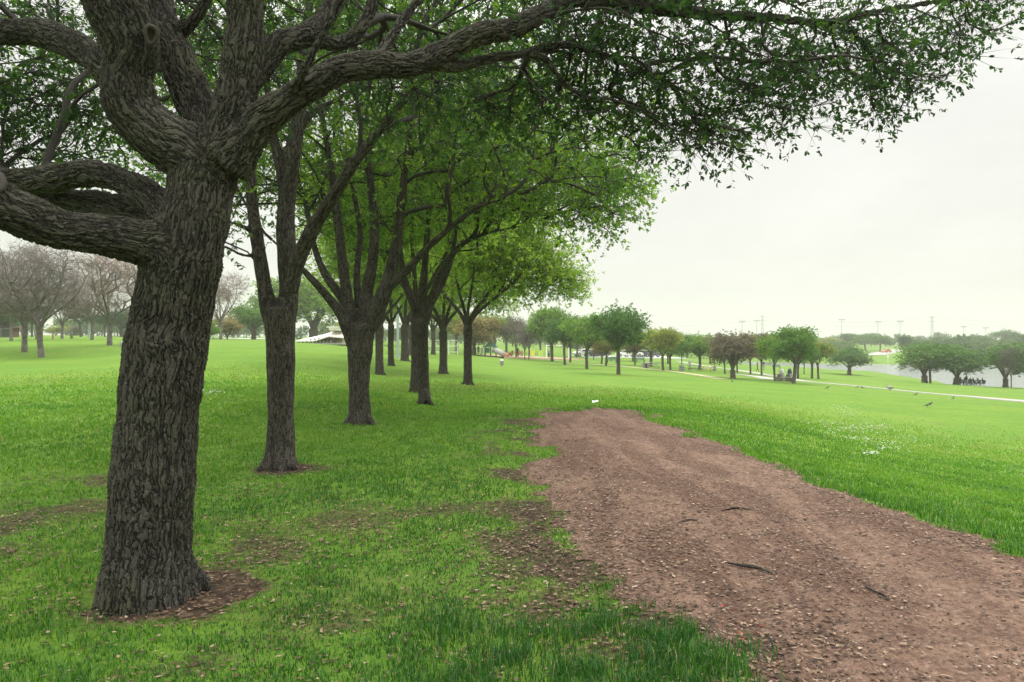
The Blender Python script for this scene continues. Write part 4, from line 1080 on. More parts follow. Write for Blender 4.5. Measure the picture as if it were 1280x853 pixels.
TB = [
 # left lawn, leafless
 (51.5, 447, 288, 175, 'bare', TWIG, 'leafless grey tree, nearest of the bare trees left of the front oak', 0, BG),
 (30.5, 440.5, 296, 165, 'bare', TWIG, 'leafless grey tree just left of the nearest bare tree', 1, BG),
 (137, 432, 306, 150, 'bare', PINK, 'pale leafless tree with pinkish twigs close to the front oak trunk', 2, BG),
 (14, 426.5, 335, 90, 'bare', TWIG, 'leaning thin leafless tree beside the brown hut', 1, BG),
 (77.5, 423.5, 350, 80, 'bare', TWIG, 'leafless tree forked low into a wide dark V', 2, BG),
 (46, 424.5, 345, 80, 'bare', TWIG, 'leafless tree mostly hidden behind the nearest bare tree', 0, BG),
 (115, 421.5, 322, 95, 'bare', PINK, 'leafless tree standing right beside the blue grey metal post', 0, BG),
 (-25, 436, 300, 160, 'bare', TWIG, 'leafless tree cut by the left edge of the picture', 2, BG),
 (276, 424.5, 335, 95, 'bare', PINK, 'leafless tree showing right of the front oak trunk', 1, BG),
 (101, 421.5, 372, 44, 'round', DARK, 'small dark green tree between the forked bare tree and the metal post', 0, None),
 (40, 421.5, 370, 40, 'round', DARK, 'dark green tree trunk seen between the two nearest bare trees', 1, None),
 (6, 422, 376, 56, 'round', DEEP, 'green tree overhanging the brown hut', 2, None),
 (152, 421.5, 380, 50, 'spread', DARK, 'dark green tree partly behind the front oak trunk', 0, None),
 (131, 421.5, 384, 30, 'round', DARK, 'dark tree half hidden behind the pinkish bare tree', 3, None),
 (70, 414.5, 398, 34, 'bush', YEL, 'pale green bush far beyond the leafless trees', 0, None),
 (92, 414.5, 400, 26, 'bush', TWIG, 'greyish bush far beyond the forked bare tree', 1, None),
 (284, 424.2, 388, 46, 'bush', ORA, 'orange leafed small tree beside the pale parking road', 0, None),
 (262, 424.6, 398, 30, 'bush', LIME, 'bright green bush just right of the front oak trunk', 1, None),
 (317, 424.6, 374, 62, 'spread', GREEN, 'green tree between the orange one and the second row tree', 1, None),
 (245, 421, 385, 40, 'round', GREEN, 'green tree far behind the front oak trunk', 2, None),
 (392, 421.5, 322, 120, 'spread', LIME, 'big bright green tree behind the picnic pavilion', 0, None),
 (348, 421.5, 350, 70, 'round', GREEN, 'green tree behind the second row tree trunk', 3, None),
 (455, 421.5, 326, 110, 'spread', LIME, 'bright green tree behind the third row tree, right of the pavilion', 1, None),
 (433, 431, 396, 36, 'bush', YEL, 'yellowish bush in front of the right end of the pavilion', 0, None),
 (530, 424, 340, 90, 'round', LIME, 'bright tree far behind the fourth tree of the row', 0, None),
 # middle
 (592.5, 443.8, 384, 62, 'spread', ORA, 'orange brown tree just right of the slender forked row tree', 0, None),
 (570, 440, 380, 60, 'round', YEL, 'yellowish tree behind the slender forked row tree', 1, None),
 (618, 438, 385, 56, 'round', LIME, 'light green tree behind the playground slide', 1, None),
 (633, 441, 388, 46, 'round', GREEN, 'green tree behind the red play panel', 2, None),
 (645, 447.5, 392, 50, 'bare', PUR, 'purplish leafless tree in the middle of the playground', 1, None),
 (656, 450, 402, 34, 'bare', PUR, 'small leafless tree in front of the yellow play panel', 2, None),
 (661, 449.5, 398, 34, 'bare', TWIG, 'small leafless tree beside the dark clothed adult', 0, None),
 (690, 452, 378, 64, 'round', LIME, 'bright green round tree at the right end of the playground', 0, None),
 (676, 443, 390, 44, 'round', GREEN, 'green tree behind the lime play panel', 3, None),
 (706, 456.5, 382, 52, 'round', DEEP, 'darker green tree just right of the bright round playground tree', 1, None),
 (713, 453.5, 390, 44, 'round', GREEN, 'green tree behind the dark green playground side tree', 2, None),
 (733.5, 461.5, 382, 62, 'round', LIME, 'yellowish green tree left of the tall dark lawn tree', 3, None),
 (721, 447, 392, 40, 'round', GREEN, 'far green tree by the parking road, left part', 0, None),
 (773, 468.5, 367, 78, 'round', DEEP, 'tall dark green tree standing alone on the open lawn', 2, None),
 (757.5, 457.5, 412, 44, 'round', ORA, 'brownish tree behind the tall dark lawn tree, nearer one', 1, None),
 (752, 455.5, 418, 36, 'round', PUR, 'brownish tree behind the tall dark lawn tree, farther one', 0, None),
 (742, 450, 405, 34, 'thin', GREEN, 'thin tree by the dark parked car', 0, None),
 (791, 452, 412, 38, 'round', PUR, 'brownish tree between the tall lawn tree and the yellow tree', 3, None),
 (793.5, 457, 415, 30, 'round', ORA, 'small brownish tree beside the green bench', 2, None),
 (813.5, 458.5, 402, 62, 'round', YEL, 'yellow green tree behind the stone picnic table', 1, None),
 (829, 463.5, 402, 52, 'round', YEL, 'yellow green tree right of the stone picnic table', 3, None),
 (838, 462.5, 410, 44, 'round', GREEN, 'green tree behind the yellow green pair', 0, None),
 (835, 455, 415, 34, 'round', GREEN, 'small green tree far behind the yellow green pair', 1, None),
 (852, 461, 412, 36, 'thin', GREEN, 'thin green tree above the square trash bin', 0, None),
 (875, 462.5, 410, 54, 'round', LIME, 'light green tree left of the purple brown tree', 2, None),
 (888, 455, 420, 38, 'round', PUR, 'brownish tree behind the purple brown tree near the lake', 0, None),
 (893, 460.5, 424, 26, 'thin', GREEN, 'thin tree just left of the purple brown tree', 0, None),
 (906, 467.5, 418, 36, 'round', PUR, 'thick trunked brownish tree behind the purple brown tree', 3, None),
 (916, 473.5, 403, 70, 'spread', PUR, 'purple brown tree with a dense round crown by the worn path', 0, None),
 (921.5, 466, 415, 34, 'round', GREEN, 'tree just behind the purple brown tree on its right', 1, None),
 (938, 468.3, 412, 36, 'round', ORA, 'orange brown tree between the purple and the bright green tree', 2, None),
 (952, 469.3, 412, 38, 'round', PUR, 'brownish tree by the dark clothed walker', 0, None),
 (968.5, 476.5, 407, 44, 'round', LIME, 'green tree at the left of the cluttered picnic table', 3, None),
 (992, 479.5, 402, 72, 'round', GREEN, 'bright green tree at the right of the cluttered picnic table', 0, None),
 (997.5, 473.5, 415, 44, 'round', GREEN, 'forked green tree behind the picnic table tree', 2, None),
 (1015, 473.2, 414, 46, 'round', GREEN, 'green tree right of the bright picnic table tree', 1, None),
 (1023, 473.8, 418, 42, 'round', YEL, 'pale green tree, last of the close group by the picnic table', 3, None),
 (1005, 468, 418, 40, 'thin', GREEN, 'very thin young tree behind the close group', 0, None),
 (1061.5, 468.6, 427, 52, 'spread', DEEP, 'low wide dark green tree alone at the lake shore', 1, None),
 (1156, 478, 417, 76, 'spread', GREEN, 'yellow topped wide tree with a thick trunk at the lake shore', 0, None),
 (1163, 478.3, 423, 46, 'round', YEL, 'slimmer tree right against the thick trunked shore tree', 1, None),
 (1196, 480.6, 420, 88, 'spread', DEEP, 'wide green tree shading the picnic group by the lake', 1, None),
 (1257, 484.3, 418, 66, 'spread', DEEP, 'dark green wide tree at the right edge by the lake', 0, None),
 (1264, 485, 428, 36, 'bare', TWIG, 'thin grey leafless tree in front of the right edge shore tree', 2, None),
 (1300, 484, 418, 70, 'spread', GREEN, 'green shore tree cut by the right edge of the picture', 1, None),
 (1131, 446, 416, 26, 'bush', DARK, 'dark narrow tree on the far shore beside the pale road', 1, None),
 (1258, 436, 408, 34, 'round', DEEP, 'tall tree rising above the far treeline at right', 2, None),
 (1100, 440, 414, 30, 'round', GREEN, 'round tree above the far pale road', 1, None),
 (1062, 437, 414, 36, 'round', DEEP, 'dark round tree on the far bank above the low shore tree', 3, None),
 (1082, 438, 417, 34, 'round', GREEN, 'mid green tree on the far bank, second right of the dark round one', 0, None),
 (1036, 440, 418, 34, 'round', YEL, 'pale tree on the far bank behind the close group', 2, None),
]
DD = {(392, 'spread'): 150, (348, 'round'): 165, (455, 'spread'): 140, (530, 'round'): 150, (245, 'round'): 150, (70, 'bush'): 190, (92, 'bush'): 200, (115, 'bare'): 80, (1196, 'spread'): 112, (1300, 'spread'): 110, (1156, 'spread'): 115, (1163, 'round'): 114, (1257, 'spread'): 106}
for px, py, top, w, kind, c, lab, var, grp in TB:
    park_tree(px, py, top, w, kind, c, lab, var, group=grp or ('trees of the park' if kind != 'bush' else None), dd=DD.get((px, kind)))

# far woodland : one mass of many crowns on the far rise and behind the left lawn
def woodland(name, spots, label):
    rg = np.random.default_rng(77); Vs = []; F3 = []; T = []; off = 0; TV = []; TF = []; toff = 0
    src = []
    for kind in ('round', 'spread'):
        for ms in protos[kind]:
            me = ms[2]; n = len(me.vertices); v = np.empty(n * 3, np.float32); me.vertices.foreach_get('co', v); v = v.reshape(-1, 4, 3)
            src.append(v)
    for (x, y, hh, ww, tn) in spots:
        hh *= 1.25
        v = src[rg.integers(len(src))]; m = 520
        sel = v[rg.choice(len(v), m, replace=False)]; cen = sel.mean(1, keepdims=True); sel = cen + (sel - cen) * 3.4
        a = rg.random() * 6; c, s = math.cos(a), math.sin(a)
        p = sel.reshape(-1, 3) @ np.array([[c, s, 0], [-s, c, 0], [0, 0, 1]])
        z0 = Hs(x, y)
        p = p * [ww / 7.2, ww / 7.2, hh / 8.3]; p[:, 2] -= hh * .27
        Vs.append(p + [x, y, z0]); i = np.arange(m)[:, None] * 4
        F3 += [i + off + np.array([[0, 1, 2]]), i + off + np.array([[0, 2, 3]])]; off += m * 4
        T.append(np.repeat(np.clip(tn + rg.normal(0, .13, m), 0, 1), 4))
        q_ = MB(); q_.cyl((x, y, z0 - .3), (x, y, z0 + hh * .55), .25, .15, 5); TV.append(np.array(q_.v)); TF += [np.array([[f_[j] + toff for j in range(4)]]) for f_ in q_.f[:5]]; toff += len(q_.v)
    root = empty(name, Vs[0][0]); 
    o = mesh_np('foliage', np.concatenate(Vs), [np.concatenate(F3)], m_wood, {'tint': np.concatenate(T)}); child_of(o, root); o['kind'] = 'stuff'
    o = mesh_np('trunks', np.concatenate(TV), [np.concatenate(TF)], m_bg); child_of(o, root); o['kind'] = 'stuff'
    tag(root, label, 'woodland', kind='stuff')
m_wood = mat_leaf('woodland_leaf', (.03, .075, .024), (.065, .145, .03), (.19, .22, .06), .3)
rw = np.random.default_rng(5); sp = []
def at_depth(px, d):
    p = P(px, 420, d); return p[0], d
for i in range(170):
    px = rw.uniform(790, 1500); d = rw.uniform(330, 620)
    if 1070 < px < 1130 and d < 400: d += 90
    x, y = at_depth(px, d); h = (rw.uniform(5.0, 9.5)) * (1 + (d - 330) / 900); sp.append((x, y, h, h * rw.uniform(.9, 1.4), rw.uniform(.15, .7)))
for i in range(60):
    px = rw.uniform(1138, 1520); d = rw.uniform(226, 330); x, y = at_depth(px, d); h = rw.uniform(6.5, 9.5); sp.append((x, y, h, h * 1.25, rw.uniform(.2, .7)))
for i in range(36):
    px = rw.uniform(770, 1075); d = rw.uniform(250, 330); x, y = at_depth(px, d); h = rw.uniform(5.5, 8); sp.append((x, y, h, h * 1.3, rw.uniform(.3, .9)))
woodland('woodland', sp, 'low hazy wood along the horizon beyond the lake')
sp = []
for i in range(90):
    px = rw.uniform(560, 860); d = rw.uniform(240, 420); x, y = at_depth(px, d); h = rw.uniform(6, 9); sp.append((x, y, h, h * 1.2, rw.uniform(.4, .95)))
woodland('woodland', sp, 'pale green wood closing the view behind the playground and parked cars')
sp = []
for i in range(110):
    px = rw.uniform(-500, 560); d = rw.uniform(220, 360); x, y = at_depth(px, d); h = rw.uniform(6, 10); sp.append((x, y, h, h * 1.2, rw.uniform(.25, .9)))
woodland('woodland', sp, 'green wood behind the pavilion and the leafless trees on the left')

# ================================================================== built things
m_white = simple('white_paint', (.78, .78, .76), .6, var=.06)
m_metal = simple('galvanised_steel', (.42, .46, .48), .45, metallic=.6, var=.08)
m_dark = simple('dark_metal', (.05, .055, .06), .6, var=.1)
m_brick = simple('brown_brick', (.12, .06, .045), .9, var=.25, scale=8)
m_roofb = simple('brown_shingles', (.13, .10, .085), .9, var=.2, scale=6)
m_roofw = simple('pale_metal_roof', (.62, .58, .52), .6, var=.08, scale=1)
m_stone = simple('grey_stone', (.30, .29, .275), .9, var=.25, scale=6)
m_tan = simple('tan_wall', (.45, .36, .25), .9, var=.12)
m_post = simple('dark_post', (.10, .085, .07), .9, var=.2)  # dark brown of the pavilion posts
m_wood2 = simple('weathered_wood', (.24, .17, .115), .85, var=.25)
m_glass = simple('dark_glass', (.03, .035, .04), .15, var=.05, spec=.6)
m_tyre = simple('black_rubber', (.02, .02, .02), .85, var=.1)
m_red = simple('red_plastic', (.34, .08, .05), .5, var=.05)
m_orange = simple('orange_plastic', (.42, .20, .09), .5, var=.05)
m_yellow = simple('yellow_plastic', (.62, .62, .08), .5, var=.05)
m_limep = simple('lime_plastic', (.42, .62, .10), .5, var=.05)
m_greenp = simple('green_plastic', (.05, .13, .10), .6, var=.08)
m_greys = simple('grey_plastic', (.42, .42, .40), .55, var=.08)
m_blue = simple('blue_cloth', (.06, .09, .22), .9, var=.15)
m_cloth = {n: simple(n + '_cloth', c, .9, var=.12, scale=14) for n, c in (('black', (.018, .018, .02)), ('navy', (.03, .04, .09)), ('red', (.35, .05, .04)), ('grey', (.2, .2, .21)), ('white', (.6, .6, .58)), ('denim', (.06, .08, .14)), ('tan', (.3, .23, .15)))}
m_skin = simple('skin', (.42, .26, .19), .6, var=.05); m_hair = simple('dark_hair', (.025, .018, .014), .8, var=.2)

# picnic pavilion with a long sloping roof
def pavilion():
    b = G(400, 430); root = empty('picnic_pavilion', b); s = b[1] / F
    def X(px): return (px - 400) * s
    def Z(py): return (430 - py) * s
    D = 7.0
    fr = [(X(371), -1, Z(426.4)), (X(396), -1, Z(425.6)), (X(413), -1, Z(420.2)), (X(431), -1, Z(421.8))]; rd = [(X(371), D / 2, Z(425.4)), (X(396), D / 2, Z(418.4)), (X(413), D / 2, Z(412.8)), (X(431), D / 2, Z(419.2))]
    bk_ = [(x, D + 1, z) for x, y, z in fr]; A = fr + rd + bk_; A = A + [(x, y, z - .14) for x, y, z in A]
    fs = [(i, i + 1, i + 5, i + 4) for i in range(3)] + [(i + 4, i + 5, i + 9, i + 8) for i in range(3)]
    fs += [tuple(j + 12 for j in reversed(f_)) for f_ in fs] + [(i + 1, i, i + 12, i + 13) for i in range(3)] + [(i + 8, i + 9, i + 21, i + 20) for i in range(3)] + [(0, 4, 16, 12), (4, 8, 20, 16), (7, 3, 15, 19), (11, 7, 19, 23)]
    mb = MB(); mb.add(A, fs)
    mb.build('roof', m_roofw, root)
    mb = MB(); mb.prism([(X(409), Z(413)), (X(409), Z(409)), (X(425), Z(410.2)), (X(425), Z(413.6))], 1, D - 1); mb.box((X(417), D / 2, Z(408.9)), (18 * s, D, .12)); mb.build('roof_cupola', m_white, root)
    for i, px in enumerate((375, 380, 385, 390, 395, 400, 405, 411, 416, 424)):
        mb = MB(); zt = Z(np.interp(px, [371, 413, 431], [427.0, 421.0, 422.4])) + .05
        mb.box((X(px), -.6 + .0, zt / 2 - .2), (.2, .2, zt + .4)); mb.build('post', m_post, root)
        mb = MB(); mb.box((X(px), D + .3, zt / 2 - .2), (.2, .2, zt + .4)); mb.build('post', m_post, root)
    mb = MB(); mb.box((X(420), D * .5, Z(426.5)), (13 * s, D * .8, 7 * s)); mb.build('wall', m_tan, root)
    mb = MB(); mb.box((X(400), D / 2, .02), (62 * s, D + 2, .25)); mb.build('floor_slab', m_conc, root)
    tag(root, 'open picnic pavilion with a pale sloping roof behind the third row tree', 'pavilion')
    r2 = empty('flagpole', G(414, 429)); d = r2.location[1] / F
    mb = MB(); mb.cyl((0, 0, 0), (0, 0, (429 - 398) * d), .09, .05); mb.build('pole', m_white, r2); mb = MB(); mb.cyl((0, 0, 31 * d), (0, 0, 31 * d + .2), .11, .02); mb.build('finial', m_white, r2)
    r2.location.y += 12; r2.location.x += 12 * (414 - 640) / F; r2.location.z = Hs(r2.location.x, r2.location.y)
    tag(r2, 'thin white flagpole rising over the pavilion roof', 'flagpole')
pavilion()
def hut():
    b = G(2, 422); root = empty('brick_hut', b); s = b[1] / F
    w, h, D = 24 * s, 12 * s, 14 * s
    mb = MB()
    for c, d in (((0, 0, h / 2), (w, .3, h)), ((0, D, h / 2), (w, .3, h)), ((-w / 2 + .15, D / 2, h / 2), (.3, D - .3, h)), ((w / 2 - .15, D / 2, h / 2), (.3, D - .3, h))): mb.box(c, d)
    mb.build('wall', m_brick, root)
    mb = MB(); o_ = .5
    hr = 7 * s
    A = [(-w / 2 - o_, -o_, h), (w / 2 + o_, -o_, h), (w / 2 + o_, D + o_, h), (-w / 2 - o_, D + o_, h), (-w / 4, D / 2, h + hr), (w / 4, D / 2, h + hr)]
    mb.add(A, [(3, 2, 1, 0), (0, 1, 5, 4), (1, 2, 5), (2, 3, 4, 5), (3, 0, 4)]); mb.build('roof', m_roofb, root)
    for dx in (-.22, .25):
        f = MB(); f.box((w * dx, -.17, h * .42), (1.5, .08, 1.6)); fo = f.build('window', m_stone, root)
        g_ = MB(); g_.box((w * dx, -.225, h * .42), (1.25, .05, 1.35)); g_.build('pane', m_glass, fo)
    tag(root, 'brown brick hut with a shingled hip roof at the left edge', 'building')
hut()
def post(px, py, top, r, mat, label, name='metal_post', cap=True):
    b = G(px, py); s = b[1] / F; h = (py - top) * s; root = empty(name, b)
    mb = MB(); mb.cyl((0, 0, -.2), (0, 0, h), r, r * .85, 12); mb.build('pole', mat, root)
    mb = MB(); mb.cyl((0, 0, -.05), (0, 0, .25), r * 1.7, r * 1.6, 12); mb.build('base', mat, root)
    if cap: mb = MB(); mb.box((0, -.25, h), (.35, .9, .18)); mb.build('lamp_head', mat, root)
    return tag(root, label, 'lamp post' if cap else 'post')
post(111.5, 421.5, 330, .22, m_metal, 'blue grey lamp post between bare trees on the left lawn', 'lamp_post')
post(497.3, 447.5, 350, .13, m_metal, 'grey lamp post between the trunks of the tree row', 'lamp_post')
# stumps and low markers on the left lawn
def stump(px, py, top, w, mat, label, name='wooden_post'):
    b = G(px, py); s = b[1] / F; h = (py - top) * s; r = w * s / 2; root = empty(name, b)
    mb = MB(); mb.tube([(0, 0, -.2), (0, 0, .1), (.02, 0, h * .6), (0, .02, h)], [r * 1.2, r, r * .9, r * .85], 10); mb.build('stem', mat, root, True)
    mb = MB(); mb.cyl((0, .02, h - .01), (0, .02, h + .05), r * .95, r * .7, 10); mb.build('cap', mat, root)
    tag(root, label, 'post')
stump(66, 424.5, 417.5, 2.2, m_wood2, 'short brown wooden post between the nearest bare tree and the forked one')
stump(89.5, 423.5, 414.5, 3.4, simple('mossy_stone', (.12, .15, .09), .9), 'mossy grey green marker post right of the forked bare tree', 'stone_marker')
stump(151, 434.5, 427, 3, m_stone, 'small grey stone marker at the left edge of the front oak trunk', 'stone_marker')
def fence_light():
    b = G(540, 441.5); s = b[1] / F; root = empty('wire_fence', b)
    for i in range(7):
        mb = MB(); x = (-34 + i * 11) * s; zz = Hs(b[0] + x, b[1]) - b[2]; mb.cyl((x, 0, zz - .2), (x, 0, zz + 1.9), .05, .05, 8); mb.build('fence_post', m_white, root)
    mb = MB()
    for z in (.15, 1.0, 1.85): mb.cyl((-34 * s, 0, z), (32 * s, 0, z), .035, .035, 6)
    mb.build('rail', m_white, root)
    mb = MB()
    n = 60
    for i in range(n):
        x = (-34 + 66 * i / n) * s; mb.cyl((x, .02, .15), (x + .5, .02, 1.85), .008, .008, 3); mb.cyl((x + .5, .03, .15), (x, .03, 1.85), .008, .008, 3)
    mb.build('wire_mesh', m_metal, root)
    tag(root, 'pale wire fence glimpsed between the farthest row trunks', 'fence')
fence_light()

def bench(px, py, label, rz=0.0, mat=None):
    b = G(px, py); root = empty('park_bench', b, rz); mat = mat or m_greenp
    mb = MB(); [mb.box((0, y, .45), (1.7, .12, .04)) for y in (-.15, 0, .15)]; mb.build('seat', mat, root)
    mb = MB(); [mb.box((0, .26, z), (1.7, .03, .1)) for z in (.6, .74, .88)]; mb.build('backrest', mat, root)
    for x in (-.7, .7):
        mb = MB(); mb.box((x, -.15, .22), (.06, .06, .46)); mb.box((x, .24, .44), (.06, .05, .9)); mb.box((x, .04, .42), (.05, .4, .04)); mb.build('leg', m_dark, root)
    tag(root, label, 'bench')
bench(757 + 12, 452.8, 'dark bench on the lawn right of the tall dark tree'); bench(800.5, 454, 'dark green bench in front of the parked cars', .2)
bench(768 - 3, 454, 'bench hidden partly by the tall dark tree trunk', .1)
bench(970 + 1, 0 + 462, 'low bench by the concrete path behind the purple tree', .1)
def picnic_table(px, py, label, rz=0.0, mat=None, stone=False):
    b = G(px, py) if px < 1200 else GD(px, 112); root = empty('picnic_table', b, rz); mat = mat or m_wood2
    mb = MB(); [mb.box((0, y, .75), (1.8, .16, .05)) for y in (-.27, -.09, .09, .27)]; mb.build('tabletop', mat, root)
    for y in (-.7, .7):
        mb = MB(); mb.box((0, y, .44), (1.8, .26, .05)); mb.build('seat', mat, root)
    for x in (-.6, .6):
        mb = MB()
        if stone: mb.box((x * .8, 0, .36), (.25, .9, .74)); mb.box((x * .8, 0, .2), (.2, 1.6, .4))
        else:
            for sgn in (-1, 1): mb.cyl((x, sgn * .2, .74), (x, sgn * .72, 0), .035, .035, 6)
            mb.cyl((x, -.75, .41), (x, .75, .41), .03, .03, 6)
        mb.build('leg', mat, root)
    tag(root, label, 'picnic table'); return root
picnic_table(815.5, 460, 'grey table on the worn path under the yellow green tree', .15, m_stone)
picnic_table(868, 464.5, 'dark picnic table left of the light green tree trunk', 0, m_dark)
picnic_table(885, 464.5, 'pale picnic table between the light green and purple trees', .1, m_tan)
pt = picnic_table(981, 476.8, 'grey stone picnic table loaded with bags under the bright green tree', .1, m_stone, True)
picnic_table(1209, 481.2, 'picnic table by the lake with the group seated round it', .1, m_greys)
def stone_block(px, py, w, h, label):
    b = G(px, py); s = b[1] / F; W = w * s; Hh = h * s; root = empty('stone_grill', b)
    mb = MB(); mb.box((-W / 2 + .15, 0, Hh / 2 - .1), (.3, .8, Hh + .2)); mb.box((W / 2 - .15, 0, Hh / 2 - .1), (.3, .8, Hh + .2)); mb.box((0, .3, Hh / 2 - .1), (W - .6, .25, Hh + .1)); mb.build('base', m_stone, root, bevel=.02)
    mb = MB(); [mb.cyl((-W / 2 + .3, y, Hh * .8), (W / 2 - .3, y, Hh * .8), .02, .02, 6) for y in (-.3, -.2, -.1, 0, .1)]; mb.build('grate', m_dark, root)
    mb = MB(); mb.box((0, 0, Hh + .04), (W + .1, .9, .08)); mb.build('lid', m_stone, root, bevel=.02)
    tag(root, label, 'grill')
stone_block(807, 460.5, 8, 6, 'grey stone barbecue left of the table on the worn path')
# bags and boxes on the loaded table
def on_table(tbl, dx, dy, size, mat, name, label, cat):
    rz = tbl.rotation_euler[2]; c, s_ = math.cos(rz), math.sin(rz)
    root = empty(name, (tbl.location[0] + c * dx - s_ * dy, tbl.location[1] + s_ * dx + c * dy, tbl.location[2] + .776), rz)
    w, d, h = size
    mb = MB(); mb.tube([(0, 0, 0), (0, 0, h * .15), (0, 0, h * .6), (.02, 0, h)], [w * .48, w * .52, w * .46, w * .3], 9); mb.build('bag_body', mat, root, True)
    mb = MB(); mb.tube([(-w * .25, 0, h * .97), (-w * .15, 0, h * 1.25), (w * .15, 0, h * 1.25), (w * .25, 0, h * .97)], [.012] * 4, 5); mb.build('handle', mat, root)
    tag(root, label, cat)
on_table(pt, -.35, 0, (.5, .4, .52), m_cloth['white'], 'shopping_bag', 'large white bag standing on the loaded stone picnic table', 'bag')
on_table(pt, .55, .05, (.45, .4, .5), m_cloth['navy'], 'shopping_bag', 'dark bag at the right end of the loaded stone picnic table', 'bag')
def bin_(px, py, top, w, label, square=False, mat=None):
    b = G(px, py); s = b[1] / F; h = (py - top) * s; r = w * s / 2; root = empty('trash_bin', b)
    mat = mat or m_stone
    mb = MB()
    if square: mb.box((0, 0, h * .45), (2 * r, 2 * r, h * .9))
    else: mb.tube([(0, 0, -.05), (0, 0, h * .5), (0, 0, h * .85)], [r * .9, r, r], 16)
    mb.build('bin_body', mat, root, bevel=.02)
    mb = MB()
    if square: mb.box((0, 0, h * .93), (2.1 * r, 2.1 * r, h * .12))
    else: mb.tube([(0, 0, h * .851), (0, 0, h * .95), (0, 0, h)], [r * 1.05, r * .95, r * .4], 16)
    mb.build('lid', m_white if not square else mat, root)
    for z in (.3, .6):
        mb = MB(); mb.tube([(0, 0, h * z - .03), (0, 0, h * z + .03)], [r * 1.03] * 2, 16) if not square else mb.box((0, 0, h * z), (2 * r + .03, 2 * r + .03, .06)); mb.build('band', m_dark, root)
    tag(root, label, 'trash bin')
bin_(627.2, 457.6, 449.6, 4.6, 'round grey trash bin with a pale lid alone on the middle lawn')
bin_(852.3, 464.4, 456.5, 5.2, 'square stone trash bin under the thin green tree', True)
bin_(893, 463.8, 457.8, 3.2, 'small square bin just left of the purple brown tree', True)
bin_(862, 457, 450.5, 2.4, 'small pale bin beside the concrete path', True, m_greys)

# parked cars
def make_car():
    root = empty('parked_car', (0, 0, 0))
    prof = [(-2.2, .35), (-2.25, .75), (-1.9, .92), (-1.15, .98), (-.65, 1.42), (.75, 1.45), (1.35, 1.0), (2.05, .9), (2.22, .6), (2.2, .35)]
    mb = MB(); mb.prism(prof, -.85, .85); body = mb.build('body', m_carw, root, bevel=.08)
    for y in (-.856, .856):
        mb = MB(); mb.prism([(-1.0, 1.0), (-.6, 1.36), (.02, 1.38), (.02, 1.0)], y - .006, y + .006); mb.build('window', m_glass, root)
        mb = MB(); mb.prism([(.08, 1.0), (.08, 1.38), (.72, 1.38), (1.18, 1.0)], y - .006, y + .006); mb.build('window', m_glass, root)
    for x in (-1.4, 1.35):
        for y in (-.8, .8):
            mb = MB(); mb.cyl((x, y - .12, .33), (x, y + .12, .33), .33, .33, 18); w = mb.build('wheel', m_tyre, root)
            mb = MB(); mb.cyl((x, y - .128, .33), (x, y + .128, .33), .18, .18, 12); mb.build('rim', m_metal, w)
    for y in (-.6, .6):
        mb = MB(); mb.box((-2.235, y, .72), (.06, .3, .12)); mb.build('headlight', m_white, root)
        mb = MB(); mb.box((2.215, y, .78), (.06, .25, .12)); mb.build('tail_light', m_red, root)
    mb = MB(); mb.add([(-1.17, -.7, .99), (-1.17, .7, .99), (-.68, .62, 1.40), (-.68, -.62, 1.40), (-1.19, -.7, 1.0), (-1.19, .7, 1.0), (-.70, .62, 1.41), (-.70, -.62, 1.41)], [(0, 1, 2, 3), (7, 6, 5, 4), (0, 4, 5, 1), (1, 5, 6, 2), (2, 6, 7, 3), (3, 7, 4, 0)]); mb.build('windscreen', m_glass, root)
    return root
m_carw, nt = new_mat('car_paint'); k = N(nt); k.out(k.pbsdf(k.n('ShaderNodeObjectInfo').outputs['Color'], .3, .5))
car0 = make_car(); first = True
for px, py, c, lab in ((783, 447, (.7, .7, .7), 'white car at the left end of the car row, behind the dark lawn tree'), (791, 447, (.72, .72, .7), 'white car, second from the left in the parked row'),
                       (800, 447.2, (.05, .055, .08), 'dark blue car right of the two white cars'), (807, 447.2, (.04, .04, .045), 'black car in the middle of the parked row'),
                       (815, 447.2, (.12, .12, .13), 'dark grey car behind the yellow green tree'), (742, 446.6, (.045, .05, .06), 'black car left of the tall dark lawn tree'), (749.5, 446.6, (.10, .11, .14), 'dark grey blue car next to the black car behind the lawn tree'),
                       (730, 446.3, (.6, .6, .6), 'silver car far behind the yellowish green tree'), (1108, 441.2, (.6, .16, .07), 'orange red car on the far pale road beyond the lake')):
    c_ = car0 if first else copy_tree(car0); first = False
    b = G(px, py); c_.location = (b[0], b[1], b[2] + .12); c_.rotation_euler = (0, 0, .15 + .25 * math.sin(px))
    tag(c_, lab, 'car', 'parked cars')
    for ch in c_.children:
        if ch.name.startswith('body'): ch.color = (*c, 1)

